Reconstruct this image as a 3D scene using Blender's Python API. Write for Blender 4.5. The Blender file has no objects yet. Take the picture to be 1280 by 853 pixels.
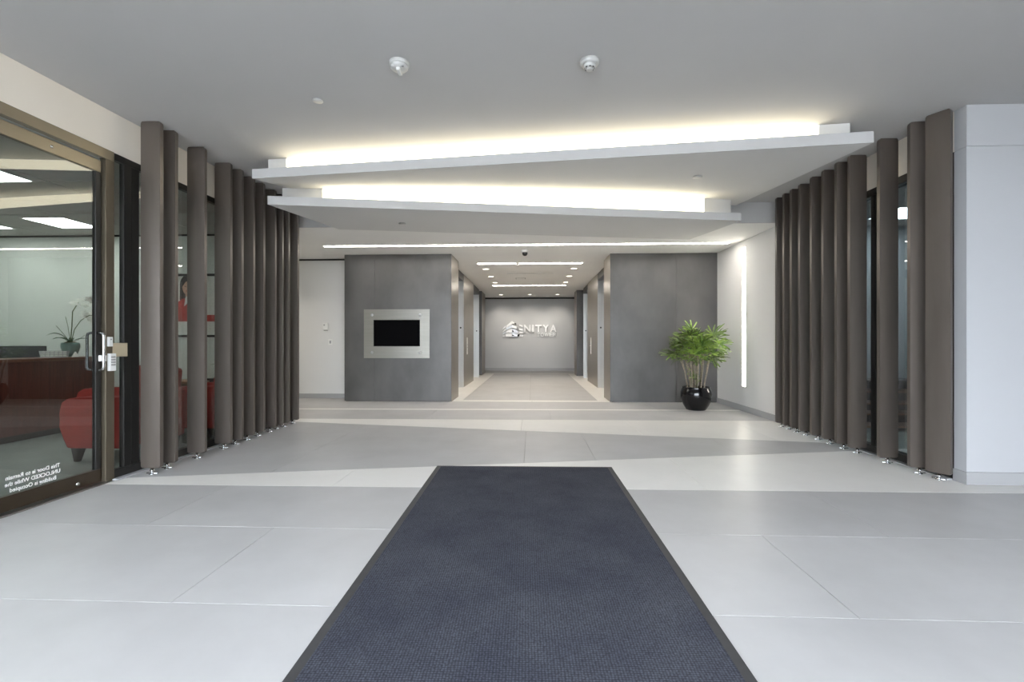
import bpy, bmesh, math, random
from mathutils import Vector, Matrix
PI = math.pi
scn = bpy.context.scene
COL = scn.collection
random.seed(7)

# ------------------------------------------------------------------ camera
YAW = math.atan(25.0 / 600.0)
cd = bpy.data.cameras.new('camera')
cd.sensor_width = 36.0
cd.lens = 600.0 / 1280.0 * 36.0
cd.shift_y = 1.0 / 1280.0
cd.clip_start = 0.02
cam = bpy.data.objects.new('camera', cd)
COL.objects.link(cam)
cam.location = (0, 0, 1.2)
cam.rotation_euler = (PI / 2, 0, YAW)
scn.camera = cam

# ------------------------------------------------------------------ view
scn.view_settings.view_transform = 'Standard'
scn.view_settings.look = 'None'
scn.view_settings.gamma = 1.0
scn.view_settings.exposure = 0.0
try:
    scn.view_settings.use_curve_mapping = False
except Exception:
    pass
scn.cycles.max_bounces = 14
scn.cycles.diffuse_bounces = 8
scn.cycles.glossy_bounces = 6
scn.cycles.transparent_max_bounces = 16
scn.cycles.sample_clamp_indirect = 6.0
scn.cycles.use_denoising = True

# ------------------------------------------------------------------ daylight
W = bpy.data.worlds.new('World')
scn.world = W
W.use_nodes = True
bg = W.node_tree.nodes['Background']
bg.inputs['Color'].default_value = (0.88, 0.915, 1.0, 1)
bg.inputs['Strength'].default_value = 23.0


def area(name, loc, rot, sx, sy, power, color, portal=False):
    l = bpy.data.lights.new(name, 'AREA')
    l.shape = 'RECTANGLE'
    l.size, l.size_y = sx, sy
    l.energy = power
    l.color = color
    if portal:
        l.cycles.is_portal = True
    o = bpy.data.objects.new(name, l)
    COL.objects.link(o)
    o.location = loc
    o.rotation_euler = rot
    return o


# daylight enters by the glazed entrance front behind the camera (portals only guide sampling)
area('front_daylight_portal', (-0.33, -2.42, 1.55), (PI / 2, 0, PI), 6.3, 3.0, 1, (1, 1, 1), True)
COVE, SLOT, DOWN, TROF = 4.8, 36.0, 26.0, 17.0


# ------------------------------------------------------------------ materials
def nmat(name):
    m = bpy.data.materials.new(name)
    m.use_nodes = True
    nt = m.node_tree
    p = nt.nodes['Principled BSDF']
    return m, nt, p


def ramp(nt, fac, c0, c1, p0=0.3, p1=0.7):
    r = nt.nodes.new('ShaderNodeValToRGB')
    r.color_ramp.elements[0].position = p0
    r.color_ramp.elements[1].position = p1
    r.color_ramp.elements[0].color = (*c0, 1)
    r.color_ramp.elements[1].color = (*c1, 1)
    nt.links.new(fac, r.inputs[0])
    return r.outputs[0]


def objco(nt, scale=(1, 1, 1), geo=False):
    if geo:
        g = nt.nodes.new('ShaderNodeNewGeometry')
        src = g.outputs['Position']
    else:
        t = nt.nodes.new('ShaderNodeTexCoord')
        src = t.outputs['Object']
    mp = nt.nodes.new('ShaderNodeMapping')
    mp.inputs['Scale'].default_value = scale
    nt.links.new(src, mp.inputs[0])
    return mp.outputs[0]


def noise(nt, co, scale, detail=4.0, rough=0.55):
    n = nt.nodes.new('ShaderNodeTexNoise')
    n.inputs['Scale'].default_value = scale
    n.inputs['Detail'].default_value = detail
    n.inputs['Roughness'].default_value = rough
    nt.links.new(co, n.inputs['Vector'])
    return n.outputs[0]


def bump(nt, p, h, strength, dist):
    b = nt.nodes.new('ShaderNodeBump')
    b.inputs['Strength'].default_value = strength
    b.inputs['Distance'].default_value = dist
    nt.links.new(h, b.inputs['Height'])
    nt.links.new(b.outputs[0], p.inputs['Normal'])


def mat(name, c, rough=0.5, metal=0.0, var=0.06, scale=3.0, stretch=(1, 1, 1), bmp=0.0, bscale=60.0, spec=0.5, geo=False, coat=0.0):
    m, nt, p = nmat(name)
    co = objco(nt, stretch, geo)
    n = noise(nt, co, scale)
    c0 = tuple(max(0, x * (1 - var)) for x in c)
    c1 = tuple(min(1, x * (1 + var)) for x in c)
    nt.links.new(ramp(nt, n, c0, c1), p.inputs['Base Color'])
    p.inputs['Roughness'].default_value = rough
    p.inputs['Metallic'].default_value = metal
    p.inputs['Specular IOR Level'].default_value = spec
    p.inputs['Coat Weight'].default_value = coat
    if bmp:
        bump(nt, p, noise(nt, co, bscale, 2.0), bmp, 0.002)
    return m


def emis(name, c, s):
    m, nt, p = nmat(name)
    p.inputs['Base Color'].default_value = (0.8, 0.8, 0.8, 1)
    p.inputs['Emission Color'].default_value = (*c, 1)
    p.inputs['Emission Strength'].default_value = s
    return m


def glass(name, tint, ior=1.5):
    m, nt, p = nmat(name)
    nt.nodes.remove(p)
    out = nt.nodes['Material Output']
    t = nt.nodes.new('ShaderNodeBsdfTransparent')
    t.inputs[0].default_value = (*tint, 1)
    g = nt.nodes.new('ShaderNodeBsdfGlossy')
    g.inputs['Roughness'].default_value = 0.0
    g.inputs['Color'].default_value = (1, 1, 1, 1)
    f = nt.nodes.new('ShaderNodeFresnel')
    # single sheet: the same reflectance from either side of the pane
    gm = nt.nodes.new('ShaderNodeNewGeometry')
    mr = nt.nodes.new('ShaderNodeMapRange')
    mr.inputs['To Min'].default_value = ior
    mr.inputs['To Max'].default_value = 1.0 / ior
    nt.links.new(gm.outputs['Backfacing'], mr.inputs[0])
    nt.links.new(mr.outputs[0], f.inputs[0])
    mx = nt.nodes.new('ShaderNodeMixShader')
    nt.links.new(f.outputs[0], mx.inputs[0])
    nt.links.new(t.outputs[0], mx.inputs[1])
    nt.links.new(g.outputs[0], mx.inputs[2])
    nt.links.new(mx.outputs[0], out.inputs[0])
    return m


def tile_mat(name, c, var, rough):
    m, nt, p = nmat(name)
    co = objco(nt, (1, 1, 1), True)
    n1 = noise(nt, co, 1.6, 6.0, 0.6)
    c0 = tuple(x * (1 - var) for x in c)
    c1 = tuple(min(1, x * (1 + var)) for x in c)
    col = ramp(nt, n1, c0, c1, 0.32, 0.68)
    oi = nt.nodes.new('ShaderNodeObjectInfo')
    hs = nt.nodes.new('ShaderNodeHueSaturation')
    mr = nt.nodes.new('ShaderNodeMapRange')
    mr.inputs['To Min'].default_value = 0.965
    mr.inputs['To Max'].default_value = 1.035
    nt.links.new(oi.outputs['Random'], mr.inputs[0])
    nt.links.new(mr.outputs[0], hs.inputs['Value'])
    nt.links.new(col, hs.inputs['Color'])
    nt.links.new(hs.outputs[0], p.inputs['Base Color'])
    n2 = noise(nt, co, 5.0, 5.0)
    r = nt.nodes.new('ShaderNodeMapRange')
    r.inputs['To Min'].default_value = rough - 0.07
    r.inputs['To Max'].default_value = rough + 0.07
    nt.links.new(n2, r.inputs[0])
    nt.links.new(r.outputs[0], p.inputs['Roughness'])
    return m


M = {}
M['ceil'] = mat('ceiling_paint_shaded', (0.47, 0.464, 0.46), 0.9, var=0.015, scale=1.2)  # front ceiling darkened, its dimmer light put into the colour
M['ceilp'] = mat('ceiling_panel_paint_lit', (0.68, 0.675, 0.665), 0.9, var=0.012, scale=1.2)  # same ceiling paint made lighter, brighter light put into the panel colour
M['ceil_lit'] = mat('ceiling_paint_lit', (0.90, 0.89, 0.87), 0.9, var=0.012, scale=1.2)  # same paint lightened further, the rear hall's brightness put into the colour
M['wallgrey'] = mat('corner_wall_paint', (0.46, 0.465, 0.48), 0.75, var=0.012, scale=1.5)
M['wall'] = mat('wall_paint', (0.71, 0.705, 0.695), 0.75, var=0.012, scale=1.5, bmp=0.05, bscale=220)
M['fascia'] = mat('cream_fascia', (0.78, 0.72, 0.635), 0.75, var=0.012, scale=1.5)  # cream tone on both side fascias, warmer than the walls
M['wallend'] = mat('end_wall_paint', (0.54, 0.54, 0.54), 0.7, var=0.012, scale=1.5)
M['base'] = mat('baseboard_grey', (0.36, 0.36, 0.365), 0.55, var=0.03)
M['tile'] = tile_mat('stone_tile_grey', (0.50, 0.495, 0.497), 0.06, 0.38)
M['tilew'] = tile_mat('stone_tile_white', (0.84, 0.825, 0.80), 0.03, 0.36)
M['grout'] = mat('grout', (0.30, 0.30, 0.29), 0.9)
M['fin'] = mat('fin_bronze', (0.112, 0.094, 0.081), 0.33, 0.4, var=0.10, scale=9, stretch=(1, 1, 0.12), bmp=0.05, bscale=200)
M['core'] = mat('core_gunmetal', (0.092, 0.089, 0.087), 0.42, 0.4, var=0.26, scale=1.6, stretch=(1, 1, 0.6), geo=True)
M['bronze_panel'] = mat('lift_pier_bronze', (0.30, 0.275, 0.24), 0.33, 0.75, var=0.10, scale=5, stretch=(6, 6, 0.4))
M['steel'] = mat('brushed_steel', (0.62, 0.62, 0.61), 0.28, 1.0, var=0.05, scale=30, stretch=(1, 1, 0.04))
M['steelb'] = mat('satin_steel_plate', (0.27, 0.26, 0.235), 0.36, 0.9, var=0.06, scale=25, stretch=(0.05, 1, 1))
M['chrome'] = mat('chrome', (0.75, 0.75, 0.76), 0.12, 1.0, var=0.01)
M['frame'] = mat('black_anodised', (0.018, 0.017, 0.016), 0.4, 0.3, var=0.1)
M['doorf'] = mat('bronze_anodised', (0.24, 0.205, 0.15), 0.36, 0.7, var=0.08, scale=6, stretch=(1, 0.2, 0.2))
M['glass'] = glass('tinted_glass', (0.75, 0.775, 0.76), 1.58)
M['glassr'] = glass('smoked_glass', (0.60, 0.66, 0.69), 1.62)
M['clear'] = glass('clear_glass', (0.95, 0.97, 0.97), 1.45)
M['screen'] = mat('screen_black', (0.002, 0.002, 0.0025), 0.7, 0, var=0.0, spec=0.03)
M['white'] = mat('white_plastic', (0.80, 0.80, 0.78), 0.45, var=0.01)
M['alarm'] = mat('alarm_plastic', (0.50, 0.50, 0.49), 0.4, var=0.01)
M['doord'] = mat('dark_bronze', (0.045, 0.032, 0.020), 0.38, 0.5, var=0.1)
M['jambf'] = mat('mid_bronze', (0.12, 0.10, 0.072), 0.38, 0.6, var=0.08)
M['emblem'] = mat('emblem_plate', (0.66, 0.67, 0.70), 0.38, 0.6, var=0.02)
M['black'] = mat('black_plastic', (0.012, 0.012, 0.013), 0.4, var=0.05)
M['dark'] = mat('shadow_gap', (0.02, 0.02, 0.02), 0.8, var=0.0)
M['rubber'] = mat('mat_rubber', (0.045, 0.045, 0.048), 0.6, var=0.1, scale=20)
M['wood'] = mat('dark_cherry_wood', (0.115, 0.030, 0.020), 0.35, var=0.35, scale=7, stretch=(6, 6, 0.3))
M['woodtop'] = mat('cherry_counter', (0.17, 0.060, 0.035), 0.28, var=0.25, scale=7, stretch=(6, 0.3, 6))
M['shelf'] = mat('brown_shelf_wood', (0.26, 0.125, 0.06), 0.45, var=0.25, scale=6, stretch=(0.4, 6, 6))
M['red'] = mat('red_upholstery', (0.36, 0.030, 0.022), 0.8, var=0.12, scale=14, bmp=0.2, bscale=300)
M['leg'] = mat('dark_leg_wood', (0.025, 0.017, 0.012), 0.4, var=0.2)
M['carpet'] = mat('office_carpet', (0.30, 0.33, 0.31), 0.95, var=0.08, scale=3, bmp=0.3, bscale=250)
M['owall'] = mat('office_wall', (0.70, 0.72, 0.68), 0.8, var=0.015)
M['rwall'] = mat('right_office_wall', (0.47, 0.49, 0.51), 0.8, var=0.015)
M['otile'] = mat('acoustic_tile', (0.55, 0.55, 0.53), 0.95, var=0.03, scale=30)
M['grid'] = mat('ceiling_grid', (0.34, 0.34, 0.33), 0.6)
M['teal'] = mat('celadon_glaze', (0.19, 0.29, 0.26), 0.3, var=0.12, scale=9)
M['petal'] = mat('white_petal', (0.80, 0.80, 0.74), 0.6, var=0.04, scale=20)
M['redpetal'] = mat('crimson_petal', (0.32, 0.012, 0.05), 0.6, var=0.2, scale=20)
M['oleaf'] = mat('orchid_leaf', (0.03, 0.085, 0.025), 0.4, var=0.3, scale=12)
M['stem'] = mat('green_stem', (0.10, 0.13, 0.05), 0.6, var=0.2, scale=12)
M['soil'] = mat('soil', (0.035, 0.025, 0.018), 0.95, var=0.4, scale=40, bmp=0.6, bscale=60)
M['moss'] = mat('dry_moss', (0.22, 0.17, 0.09), 0.95, var=0.3, scale=50)
M['pot'] = mat('black_glaze', (0.004, 0.004, 0.005), 0.10, var=0.05, spec=0.45)
M['cane'] = mat('palm_cane', (0.24, 0.20, 0.15), 0.8, var=0.5, scale=25, stretch=(1, 1, 3))
M['vase'] = mat('dark_red_glaze', (0.07, 0.008, 0.012), 0.25, var=0.1)
M['paper'] = mat('paper', (0.72, 0.71, 0.66), 0.8, var=0.02)
M['print'] = mat('grey_print', (0.30, 0.30, 0.29), 0.8, var=0.0)
M['beige'] = mat('beige_plastic', (0.50, 0.42, 0.29), 0.5, var=0.03)
M['vinyl'] = mat('white_vinyl', (0.85, 0.86, 0.85), 0.6, var=0.0)
M['skin'] = mat('print_skin', (0.55, 0.33, 0.24), 0.7, var=0.05)
M['hair'] = mat('print_hair', (0.02, 0.014, 0.012), 0.7, var=0.1)
M['jacket'] = mat('print_red', (0.42, 0.035, 0.025), 0.7, var=0.15, scale=8)
M['pave'] = mat('outside_paving', (0.42, 0.41, 0.39), 0.9, var=0.1)
M['letter'] = mat('white_letter', (0.92, 0.92, 0.92), 0.35, var=0.0)
M['cove'] = emis('cove_lens', (1.0, 0.90, 0.66), COVE)
M['slot'] = emis('slot_lens', (1.0, 0.93, 0.84), SLOT)
M['vlens'] = emis('wall_slot_lens', (1.0, 0.94, 0.82), 15.0)
M['down'] = emis('downlight_lens', (1.0, 0.90, 0.74), 6.0)
M['trof'] = emis('troffer_lens', (0.96, 1.0, 0.97), TROF)


def leaf_mat():
    m, nt, p = nmat('palm_leaf')
    co = objco(nt)
    n = noise(nt, co, 6.0)
    oi = nt.nodes.new('ShaderNodeObjectInfo')
    hs = nt.nodes.new('ShaderNodeHueSaturation')
    mr = nt.nodes.new('ShaderNodeMapRange')
    mr.inputs['To Min'].default_value = 0.35
    mr.inputs['To Max'].default_value = 1.7
    nt.links.new(oi.outputs['Random'], mr.inputs[0])
    nt.links.new(mr.outputs[0], hs.inputs['Value'])
    nt.links.new(ramp(nt, n, (0.030, 0.085, 0.012), (0.25, 0.36, 0.06), 0.36, 0.62), hs.inputs['Color'])
    nt.links.new(hs.outputs[0], p.inputs['Base Color'])
    p.inputs['Roughness'].default_value = 0.42
    p.inputs['Transmission Weight'].default_value = 0.0
    p.inputs['Subsurface Weight'].default_value = 0.0
    return m


def mat_carpet():
    m, nt, p = nmat('mat_carpet')
    co = objco(nt)
    v = nt.nodes.new('ShaderNodeTexVoronoi')
    v.inputs['Scale'].default_value = 85.0
    v.inputs['Randomness'].default_value = 0.25
    nt.links.new(co, v.inputs['Vector'])
    n = noise(nt, co, 2.2, 5.0, 0.65)
    n2 = noise(nt, co, 140.0, 2.0)
    a = ramp(nt, n, (0.044, 0.048, 0.068), (0.080, 0.085, 0.104), 0.30, 0.72)
    b = ramp(nt, v.outputs['Distance'], (1.25, 1.25, 1.25), (0.45, 0.45, 0.45), 0.1, 0.62)
    c = ramp(nt, n2, (0.75, 0.75, 0.75), (1.25, 1.25, 1.25))
    for q in (b, c):
        x = nt.nodes.new('ShaderNodeMix')
        x.data_type = 'RGBA'
        x.blend_type = 'MULTIPLY'
        x.inputs[0].default_value = 1.0
        nt.links.new(a, x.inputs[6])
        nt.links.new(q, x.inputs[7])
        a = x.outputs[2]
    nt.links.new(a, p.inputs['Base Color'])
    p.inputs['Roughness'].default_value = 0.95
    p.inputs['Specular IOR Level'].default_value = 0.2
    bump(nt, p, v.outputs['Distance'], -0.7, 0.006)
    return m


M['leaf'] = leaf_mat()
M['matc'] = mat_carpet()


# ------------------------------------------------------------------ builders
def box(bm, x0, x1, y0, y1, z0, z1, bev=0.0):
    n = len(bm.verts)
    vs = [bm.verts.new((x, y, z)) for z in (z0, z1) for y in (y0, y1) for x in (x0, x1)]
    fs = [(0, 2, 3, 1), (4, 5, 7, 6), (0, 1, 5, 4), (2, 6, 7, 3), (0, 4, 6, 2), (1, 3, 7, 5)]
    F = [bm.faces.new([vs[i] for i in f]) for f in fs]
    if bev:
        es = list({e for f in F for e in f.edges})
        bmesh.ops.bevel(bm, geom=es, offset=bev, segments=2, profile=0.5, affect='EDGES')
    return bm


def hexa(bm, b, t):
    """b, t: four bottom and four top corners in matching order"""
    vb = [bm.verts.new(v) for v in b]
    vt = [bm.verts.new(v) for v in t]
    n = len(vb)
    bm.faces.new(vb[::-1])
    bm.faces.new(vt)
    for i in range(n):
        j = (i + 1) % n
        bm.faces.new((vb[i], vb[j], vt[j], vt[i]))
    return bm


def prism(bm, poly, z0, z1):
    return hexa(bm, [(x, y, z0) for x, y in poly], [(x, y, z1) for x, y in poly])


def lathe(bm, prof, seg=24, c=(0, 0, 0), M4=None):
    rings = []
    for r, z in prof:
        if r < 1e-6:
            rings.append([bm.verts.new((c[0], c[1], c[2] + z))])
        else:
            rings.append([bm.verts.new((c[0] + r * math.cos(2 * PI * k / seg), c[1] + r * math.sin(2 * PI * k / seg), c[2] + z)) for k in range(seg)])
    for a, b in zip(rings[:-1], rings[1:]):
        for k in range(seg):
            j = (k + 1) % seg
            if len(a) == 1 and len(b) == 1:
                continue
            if len(a) == 1:
                bm.faces.new((a[0], b[j], b[k]))
            elif len(b) == 1:
                bm.faces.new((a[k], a[j], b[0]))
            else:
                bm.faces.new((a[k], a[j], b[j], b[k]))
    if M4 is not None:
        vs = [v for r in rings for v in r]
        bmesh.ops.transform(bm, matrix=M4, verts=vs)
    return bm


def tube(bm, pts, rad, seg=8):
    pts = [Vector(p) for p in pts]
    rs = rad if isinstance(rad, (list, tuple)) else [rad] * len(pts)
    rings = []
    up = None
    for i, p in enumerate(pts):
        d = (pts[min(i + 1, len(pts) - 1)] - pts[max(i - 1, 0)]).normalized()
        if up is None:
            up = d.orthogonal().normalized()
        else:
            up = (up - d * up.dot(d)).normalized()
        s = d.cross(up)
        rings.append([bm.verts.new(p + (up * math.cos(2 * PI * k / seg) + s * math.sin(2 * PI * k / seg)) * rs[i]) for k in range(seg)])
    for a, b in zip(rings[:-1], rings[1:]):
        for k in range(seg):
            j = (k + 1) % seg
            bm.faces.new((a[k], a[j], b[j], b[k]))
    bm.faces.new(rings[0][::-1])
    bm.faces.new(rings[-1])
    return bm


def B():
    return bmesh.new()


def finish(bm, name, m, smooth=False):
    bmesh.ops.recalc_face_normals(bm, faces=bm.faces)
    me = bpy.data.meshes.new(name)
    bm.to_mesh(me)
    bm.free()
    me.materials.append(m)
    if smooth:
        for f in me.polygons:
            f.use_smooth = True
    return me


def obj(name, bm, m, parent=None, smooth=False, loc=None, rot=None, autos=False):
    me = bm if isinstance(bm, bpy.types.Mesh) else finish(bm, name, m, smooth)
    o = bpy.data.objects.new(name, me)
    COL.objects.link(o)
    if parent is not None:
        o.parent = parent
    if loc is not None:
        o.location = loc
    if rot is not None:
        o.rotation_euler = rot
    return o


def tag(o, label, cat, group=None):
    o['label'] = label
    o['category'] = cat
    if group:
        o['group'] = group
    return o


def thing(name, label, cat, loc=(0, 0, 0), rz=0.0, group=None):
    o = bpy.data.objects.new(name, None)
    COL.objects.link(o)
    o.empty_display_size = 0.1
    o.location = loc
    o.rotation_euler = (0, 0, rz)
    return tag(o, label, cat, group)


def struct(name, bm, m, parent=None):
    o = obj(name, bm, m, parent)
    if parent is None:
        o['kind'] = 'structure'
    return o


def struct_root(name):
    o = bpy.data.objects.new(name, None)
    COL.objects.link(o)
    o['kind'] = 'structure'
    return o


def dup(root, loc, rz, label, group=None):
    r = root.copy()
    COL.objects.link(r)
    r.location = loc
    r.rotation_euler = (0, 0, rz)
    r['label'] = label
    if group:
        r['group'] = group
    for ch in list(root.children):
        c = ch.copy()
        COL.objects.link(c)
        c.parent = r
        for g in list(ch.children):
            d = g.copy()
            COL.objects.link(d)
            d.parent = c
    return r


def text_mesh(name, s, size, depth, m, offset=0.0, align='CENTER'):
    cu = bpy.data.curves.new(name, 'FONT')
    cu.body = s
    cu.size = size
    cu.extrude = depth
    cu.offset = offset
    cu.align_x = align
    cu.resolution_u = 3
    o = bpy.data.objects.new(name, cu)
    COL.objects.link(o)
    dg = bpy.context.evaluated_depsgraph_get()
    me = bpy.data.meshes.new_from_object(o.evaluated_get(dg))
    bpy.data.objects.remove(o)
    bpy.data.curves.remove(cu)
    me.name = name
    me.materials.clear()
    me.materials.append(m)
    return me


def ZC(y):           # underside of the front ceiling
    return 3.13 + 0.015 * y


def ZB(y):           # underside of the rear ceiling
    return 2.935 + 0.0085 * (y - 7.15)


XL, XR = -3.63, 3.65
GLZ = 2.845          # head of the glazed walls

# ================================================================== STRUCTURE
# ---- floor: base slab and single stone tiles
fb = box(B(), -9.2, 7.6, -2.5, 20.3, -0.14, -0.012)
floor = struct('floor', fb, M['grout'])


def clip(poly, a, b, c):
    """keep the part of poly where a*x + b*y <= c"""
    out = []
    for i in range(len(poly)):
        p, q = poly[i], poly[(i + 1) % len(poly)]
        dp, dq = a * p[0] + b * p[1] - c, a * q[0] + b * q[1] - c
        if dp <= 0:
            out.append(p)
        if (dp < 0 < dq) or (dq < 0 < dp):
            t = dp / (dp - dq)
            out.append((p[0] + t * (q[0] - p[0]), p[1] + t * (q[1] - p[1])))
    return out


def inset(poly, g):
    """shrink a convex counter-clockwise polygon by g"""
    out = list(poly)
    n = len(poly)
    for i in range(n):
        p, q = poly[i], poly[(i + 1) % n]
        dx, dy = q[0] - p[0], q[1] - p[1]
        l = math.hypot(dx, dy)
        if l < 1e-6:
            continue
        nx, ny = dy / l, -dx / l
        out = clip(out, nx, ny, nx * p[0] + ny * p[1] - g)
        if len(out) < 3:
            return []
    return out


def area2(p):
    return 0.5 * sum(p[i][0] * p[(i + 1) % len(p)][1] - p[(i + 1) % len(p)][0] * p[i][1] for i in range(len(p)))


def tile(poly, m):
    if len(poly) < 3 or area2(poly) < 0.004:
        return
    poly = inset(poly, 0.0018)
    if len(poly) < 3 or area2(poly) < 0.003:
        return
    obj('floor_tile', prism(B(), poly, -0.0125, 0.0), m, floor)


def band(x0, x1, lo, hi, rows, joints, m):
    """tiles between the lines lo and hi (y = a + b*x), cut at rows and joints"""
    for k in range(len(rows) - 1):
        js = [x0] + [j for j in joints[k % len(joints)] if x0 < j < x1] + [x1]
        for a, b in zip(js[:-1], js[1:]):
            p = [(a, rows[k]), (b, rows[k]), (b, rows[k + 1]), (a, rows[k + 1])]
            p = clip(p, lo[1], -1, -lo[0])      # y >= lo
            p = clip(p, -hi[1], 1, hi[0])       # y <= hi
            tile(p, m)


J1 = [-1.66, 1.42, 4.5]
J2 = [-2.53, 0.64, 2.2, 5.3]
XR2 = 7.3
LA, LB, LC, LD = (3.93, 0.0085), (4.765, 0.189), (6.458, -0.172), (7.395, 0.010)
LE, LF = (8.44, 0.018), (8.56, 0.018)
LG, LH = (9.62, 0.012), (9.84, 0.012)
rows0 = [-2.45, -1.42, -0.53, 0.36, 1.25, 2.14, 3.035, 4.2]
band(-3.6, XR2, (-9, 0), LA, rows0, [J1, J2, J1, J2, J2, J1, J2], M['tile'])
band(-3.6, XR2, LA, LB, [3.5, 6.5], [J1], M['tilew'])
band(-3.6, XR, LB, LC, [4.0, 7.3], [[-2.4, -0.08, 0.645, 2.2]], M['tile'])
band(-4.9, XR, LC, LD, [5.7, 7.6], [[-3.6, -2.2, -0.15, 1.42, 3.0]], M['tilew'])
band(-8.0, XR, LD, LE, [7.2, 8.7], [[-5.2, -3.4, -1.66, 0.3, 2.2]], M['tile'])
band(-8.0, XR, LE, LF, [8.2, 8.8], [[-4.0, -0.6, 2.6]], M['tilew'])
band(-8.0, XR, LF, LG, [8.3, 10.0], [[-5.2, -3.4, -1.66, 0.3, 2.2]], M['tile'])
band(-1.62, 1.57, LG, LH, [9.4, 10.2], [[0.0]], M['tilew'])
band(-8.0, -3.79, LG, (10.2, 0), [9.4, 10.3], [[-5.2]], M['tile'])
band(-2.1, -1.42, LH, (30, 0), [9.6, 12.6, 15.6, 18.0], [[]], M['tilew'])
band(1.34, 2.1, LH, (30, 0), [9.6, 12.6, 15.6, 18.0], [[]], M['tilew'])
band(-1.42, 1.34, LH, (30, 0), [9.6, 11.5, 13.1, 14.7, 16.3, 18.0], [[-0.04]], M['tile'])
band(-3.1, 3.1, (18.0, 0), (18.35, 0), [17.9, 18.5], [[-1.5, 0, 1.5]], M['tilew'])
band(-3.1, 3.1, (18.35, 0), (20.2, 0), [18.2, 20.3], [[-1.5, 0, 1.5]], M['tile'])
obj('carpet_panel', box(B(), -9.1, -3.66, -2.4, 7.1, -0.0125, -0.001), M['carpet'], floor)
obj('carpet_panel', box(B(), 3.68, 7.2, 4.34, 7.0, -0.0125, -0.001), M['carpet'], floor)

# ---- ceilings
bm = B()
for (x0, x1, y0, y1) in ((-3.75, 3.77, -2.45, 7.15), (3.77, 7.4, -2.45, 4.31)):
    hexa(bm, [(x0, y0, ZC(y0)), (x1, y0, ZC(y0)), (x1, y1, ZC(y1)), (x0, y1, ZC(y1))],
         [(x0, y0, 3.5), (x1, y0, 3.5), (x1, y1, 3.5), (x0, y1, 3.5)])
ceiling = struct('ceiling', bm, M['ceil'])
bm = B()
for (x0, x1, y0, y1) in ((-3.75, 3.77, 7.15, 20.2), (-8.2, -3.75, 7.32, 10.2)):
    hexa(bm, [(x0, y0, ZB(y0)), (x1, y0, ZB(y0)), (x1, y1, ZB(y1)), (x0, y1, ZB(y1))],
         [(x0, y0, 3.5), (x1, y0, 3.5), (x1, y1, 3.5), (x0, y1, 3.5)])
struct('ceiling', bm, M['ceil_lit'])

obj('bulkhead', box(B(), -3.63, 3.65, 7.135, 7.1495, 2.934, 3.235), M['ceil'], ceiling)  # thin board added to darken the rear ceiling's daylit front face
# sloped panels that hang below the ceiling, each with a projecting ledge along its front
A_L, A_R, A_Z, LT = (-2.9, 4.86), (2.9, 4.20), 2.893, 0.098
B_L, B_R, B_Z = (-2.98, 5.294), (2.675, 6.26), 2.750
A_RL, A_RR = (-2.9, 5.165), (2.9, 4.505)      # riser line A
B_RL, B_RR = (-2.98, 5.615), (2.675, 6.58)    # riser line B
A_BL, A_BR = (-2.9, 5.86), (2.9, 6.97)        # rear edge of panel A


def lerp(a, b, t):
    return a + (b - a) * t


def zA(x, y):
    t = (x + 2.9) / 5.8
    yf = lerp(A_L[1], A_R[1], t)
    g = lerp(0.187, 0.0905, t)
    return A_Z + (y - yf) * g


nB = Vector((-(B_R[1] - B_L[1]), B_R[0] - B_L[0])).normalized()


def zB(x, y):
    return B_Z + 0.095 * ((x - B_L[0]) * nB.x + (y - B_L[1]) * nB.y)


def grid_solid(bm, FL, FR, BL, BR, zbot, ztop, nx=12, ny=8):
    vb, vt = [], []
    for j in range(ny + 1):
        rb, rt = [], []
        for i in range(nx + 1):
            s, t = i / nx, j / ny
            x = lerp(lerp(FL[0], FR[0], s), lerp(BL[0], BR[0], s), t)
            y = lerp(lerp(FL[1], FR[1], s), lerp(BL[1], BR[1], s), t)
            rb.append(bm.verts.new((x, y, zbot(x, y))))
            rt.append(bm.verts.new((x, y, ztop(x, y))))
        vb.append(rb)
        vt.append(rt)
    for j in range(ny):
        for i in range(nx):
            bm.faces.new((vb[j][i], vb[j + 1][i], vb[j + 1][i + 1], vb[j][i + 1]))
            bm.faces.new((vt[j][i], vt[j][i + 1], vt[j + 1][i + 1], vt[j + 1][i]))
    for i in range(nx):
        bm.faces.new((vb[0][i], vb[0][i + 1], vt[0][i + 1], vt[0][i]))
        bm.faces.new((vb[ny][i + 1], vb[ny][i], vt[ny][i], vt[ny][i + 1]))
    for j in range(ny):
        bm.faces.new((vb[j + 1][0], vb[j][0], vt[j][0], vt[j + 1][0]))
        bm.faces.new((vb[j][nx], vb[j + 1][nx], vt[j + 1][nx], vt[j][nx]))
    return bm


def panel(FL, FR, RL, RR, BL, BR, zf, ztop, Z):
    body = grid_solid(B(), RL, RR, BL, BR, zf, ztop)
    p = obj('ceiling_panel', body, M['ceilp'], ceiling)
    t = 0.014 / math.hypot(RL[0] - FL[0], RL[1] - FL[1])
    ML = (lerp(FL[0], RL[0], t), lerp(FL[1], RL[1], t))
    MR = (lerp(FR[0], RR[0], t), lerp(FR[1], RR[1], t))
    led = grid_solid(B(), ML, MR, RL, RR, zf, lambda x, y: Z + LT, 12, 1)
    obj('ledge', led, M['ceilp'], p)
    led = grid_solid(B(), FL, FR, ML, MR, zf, lambda x, y: Z + LT, 12, 1)
    obj('ledge_fascia', led, M['ceil'], p)  # front edge in the darker tone, to hold back the daylight on it
    return p


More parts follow.
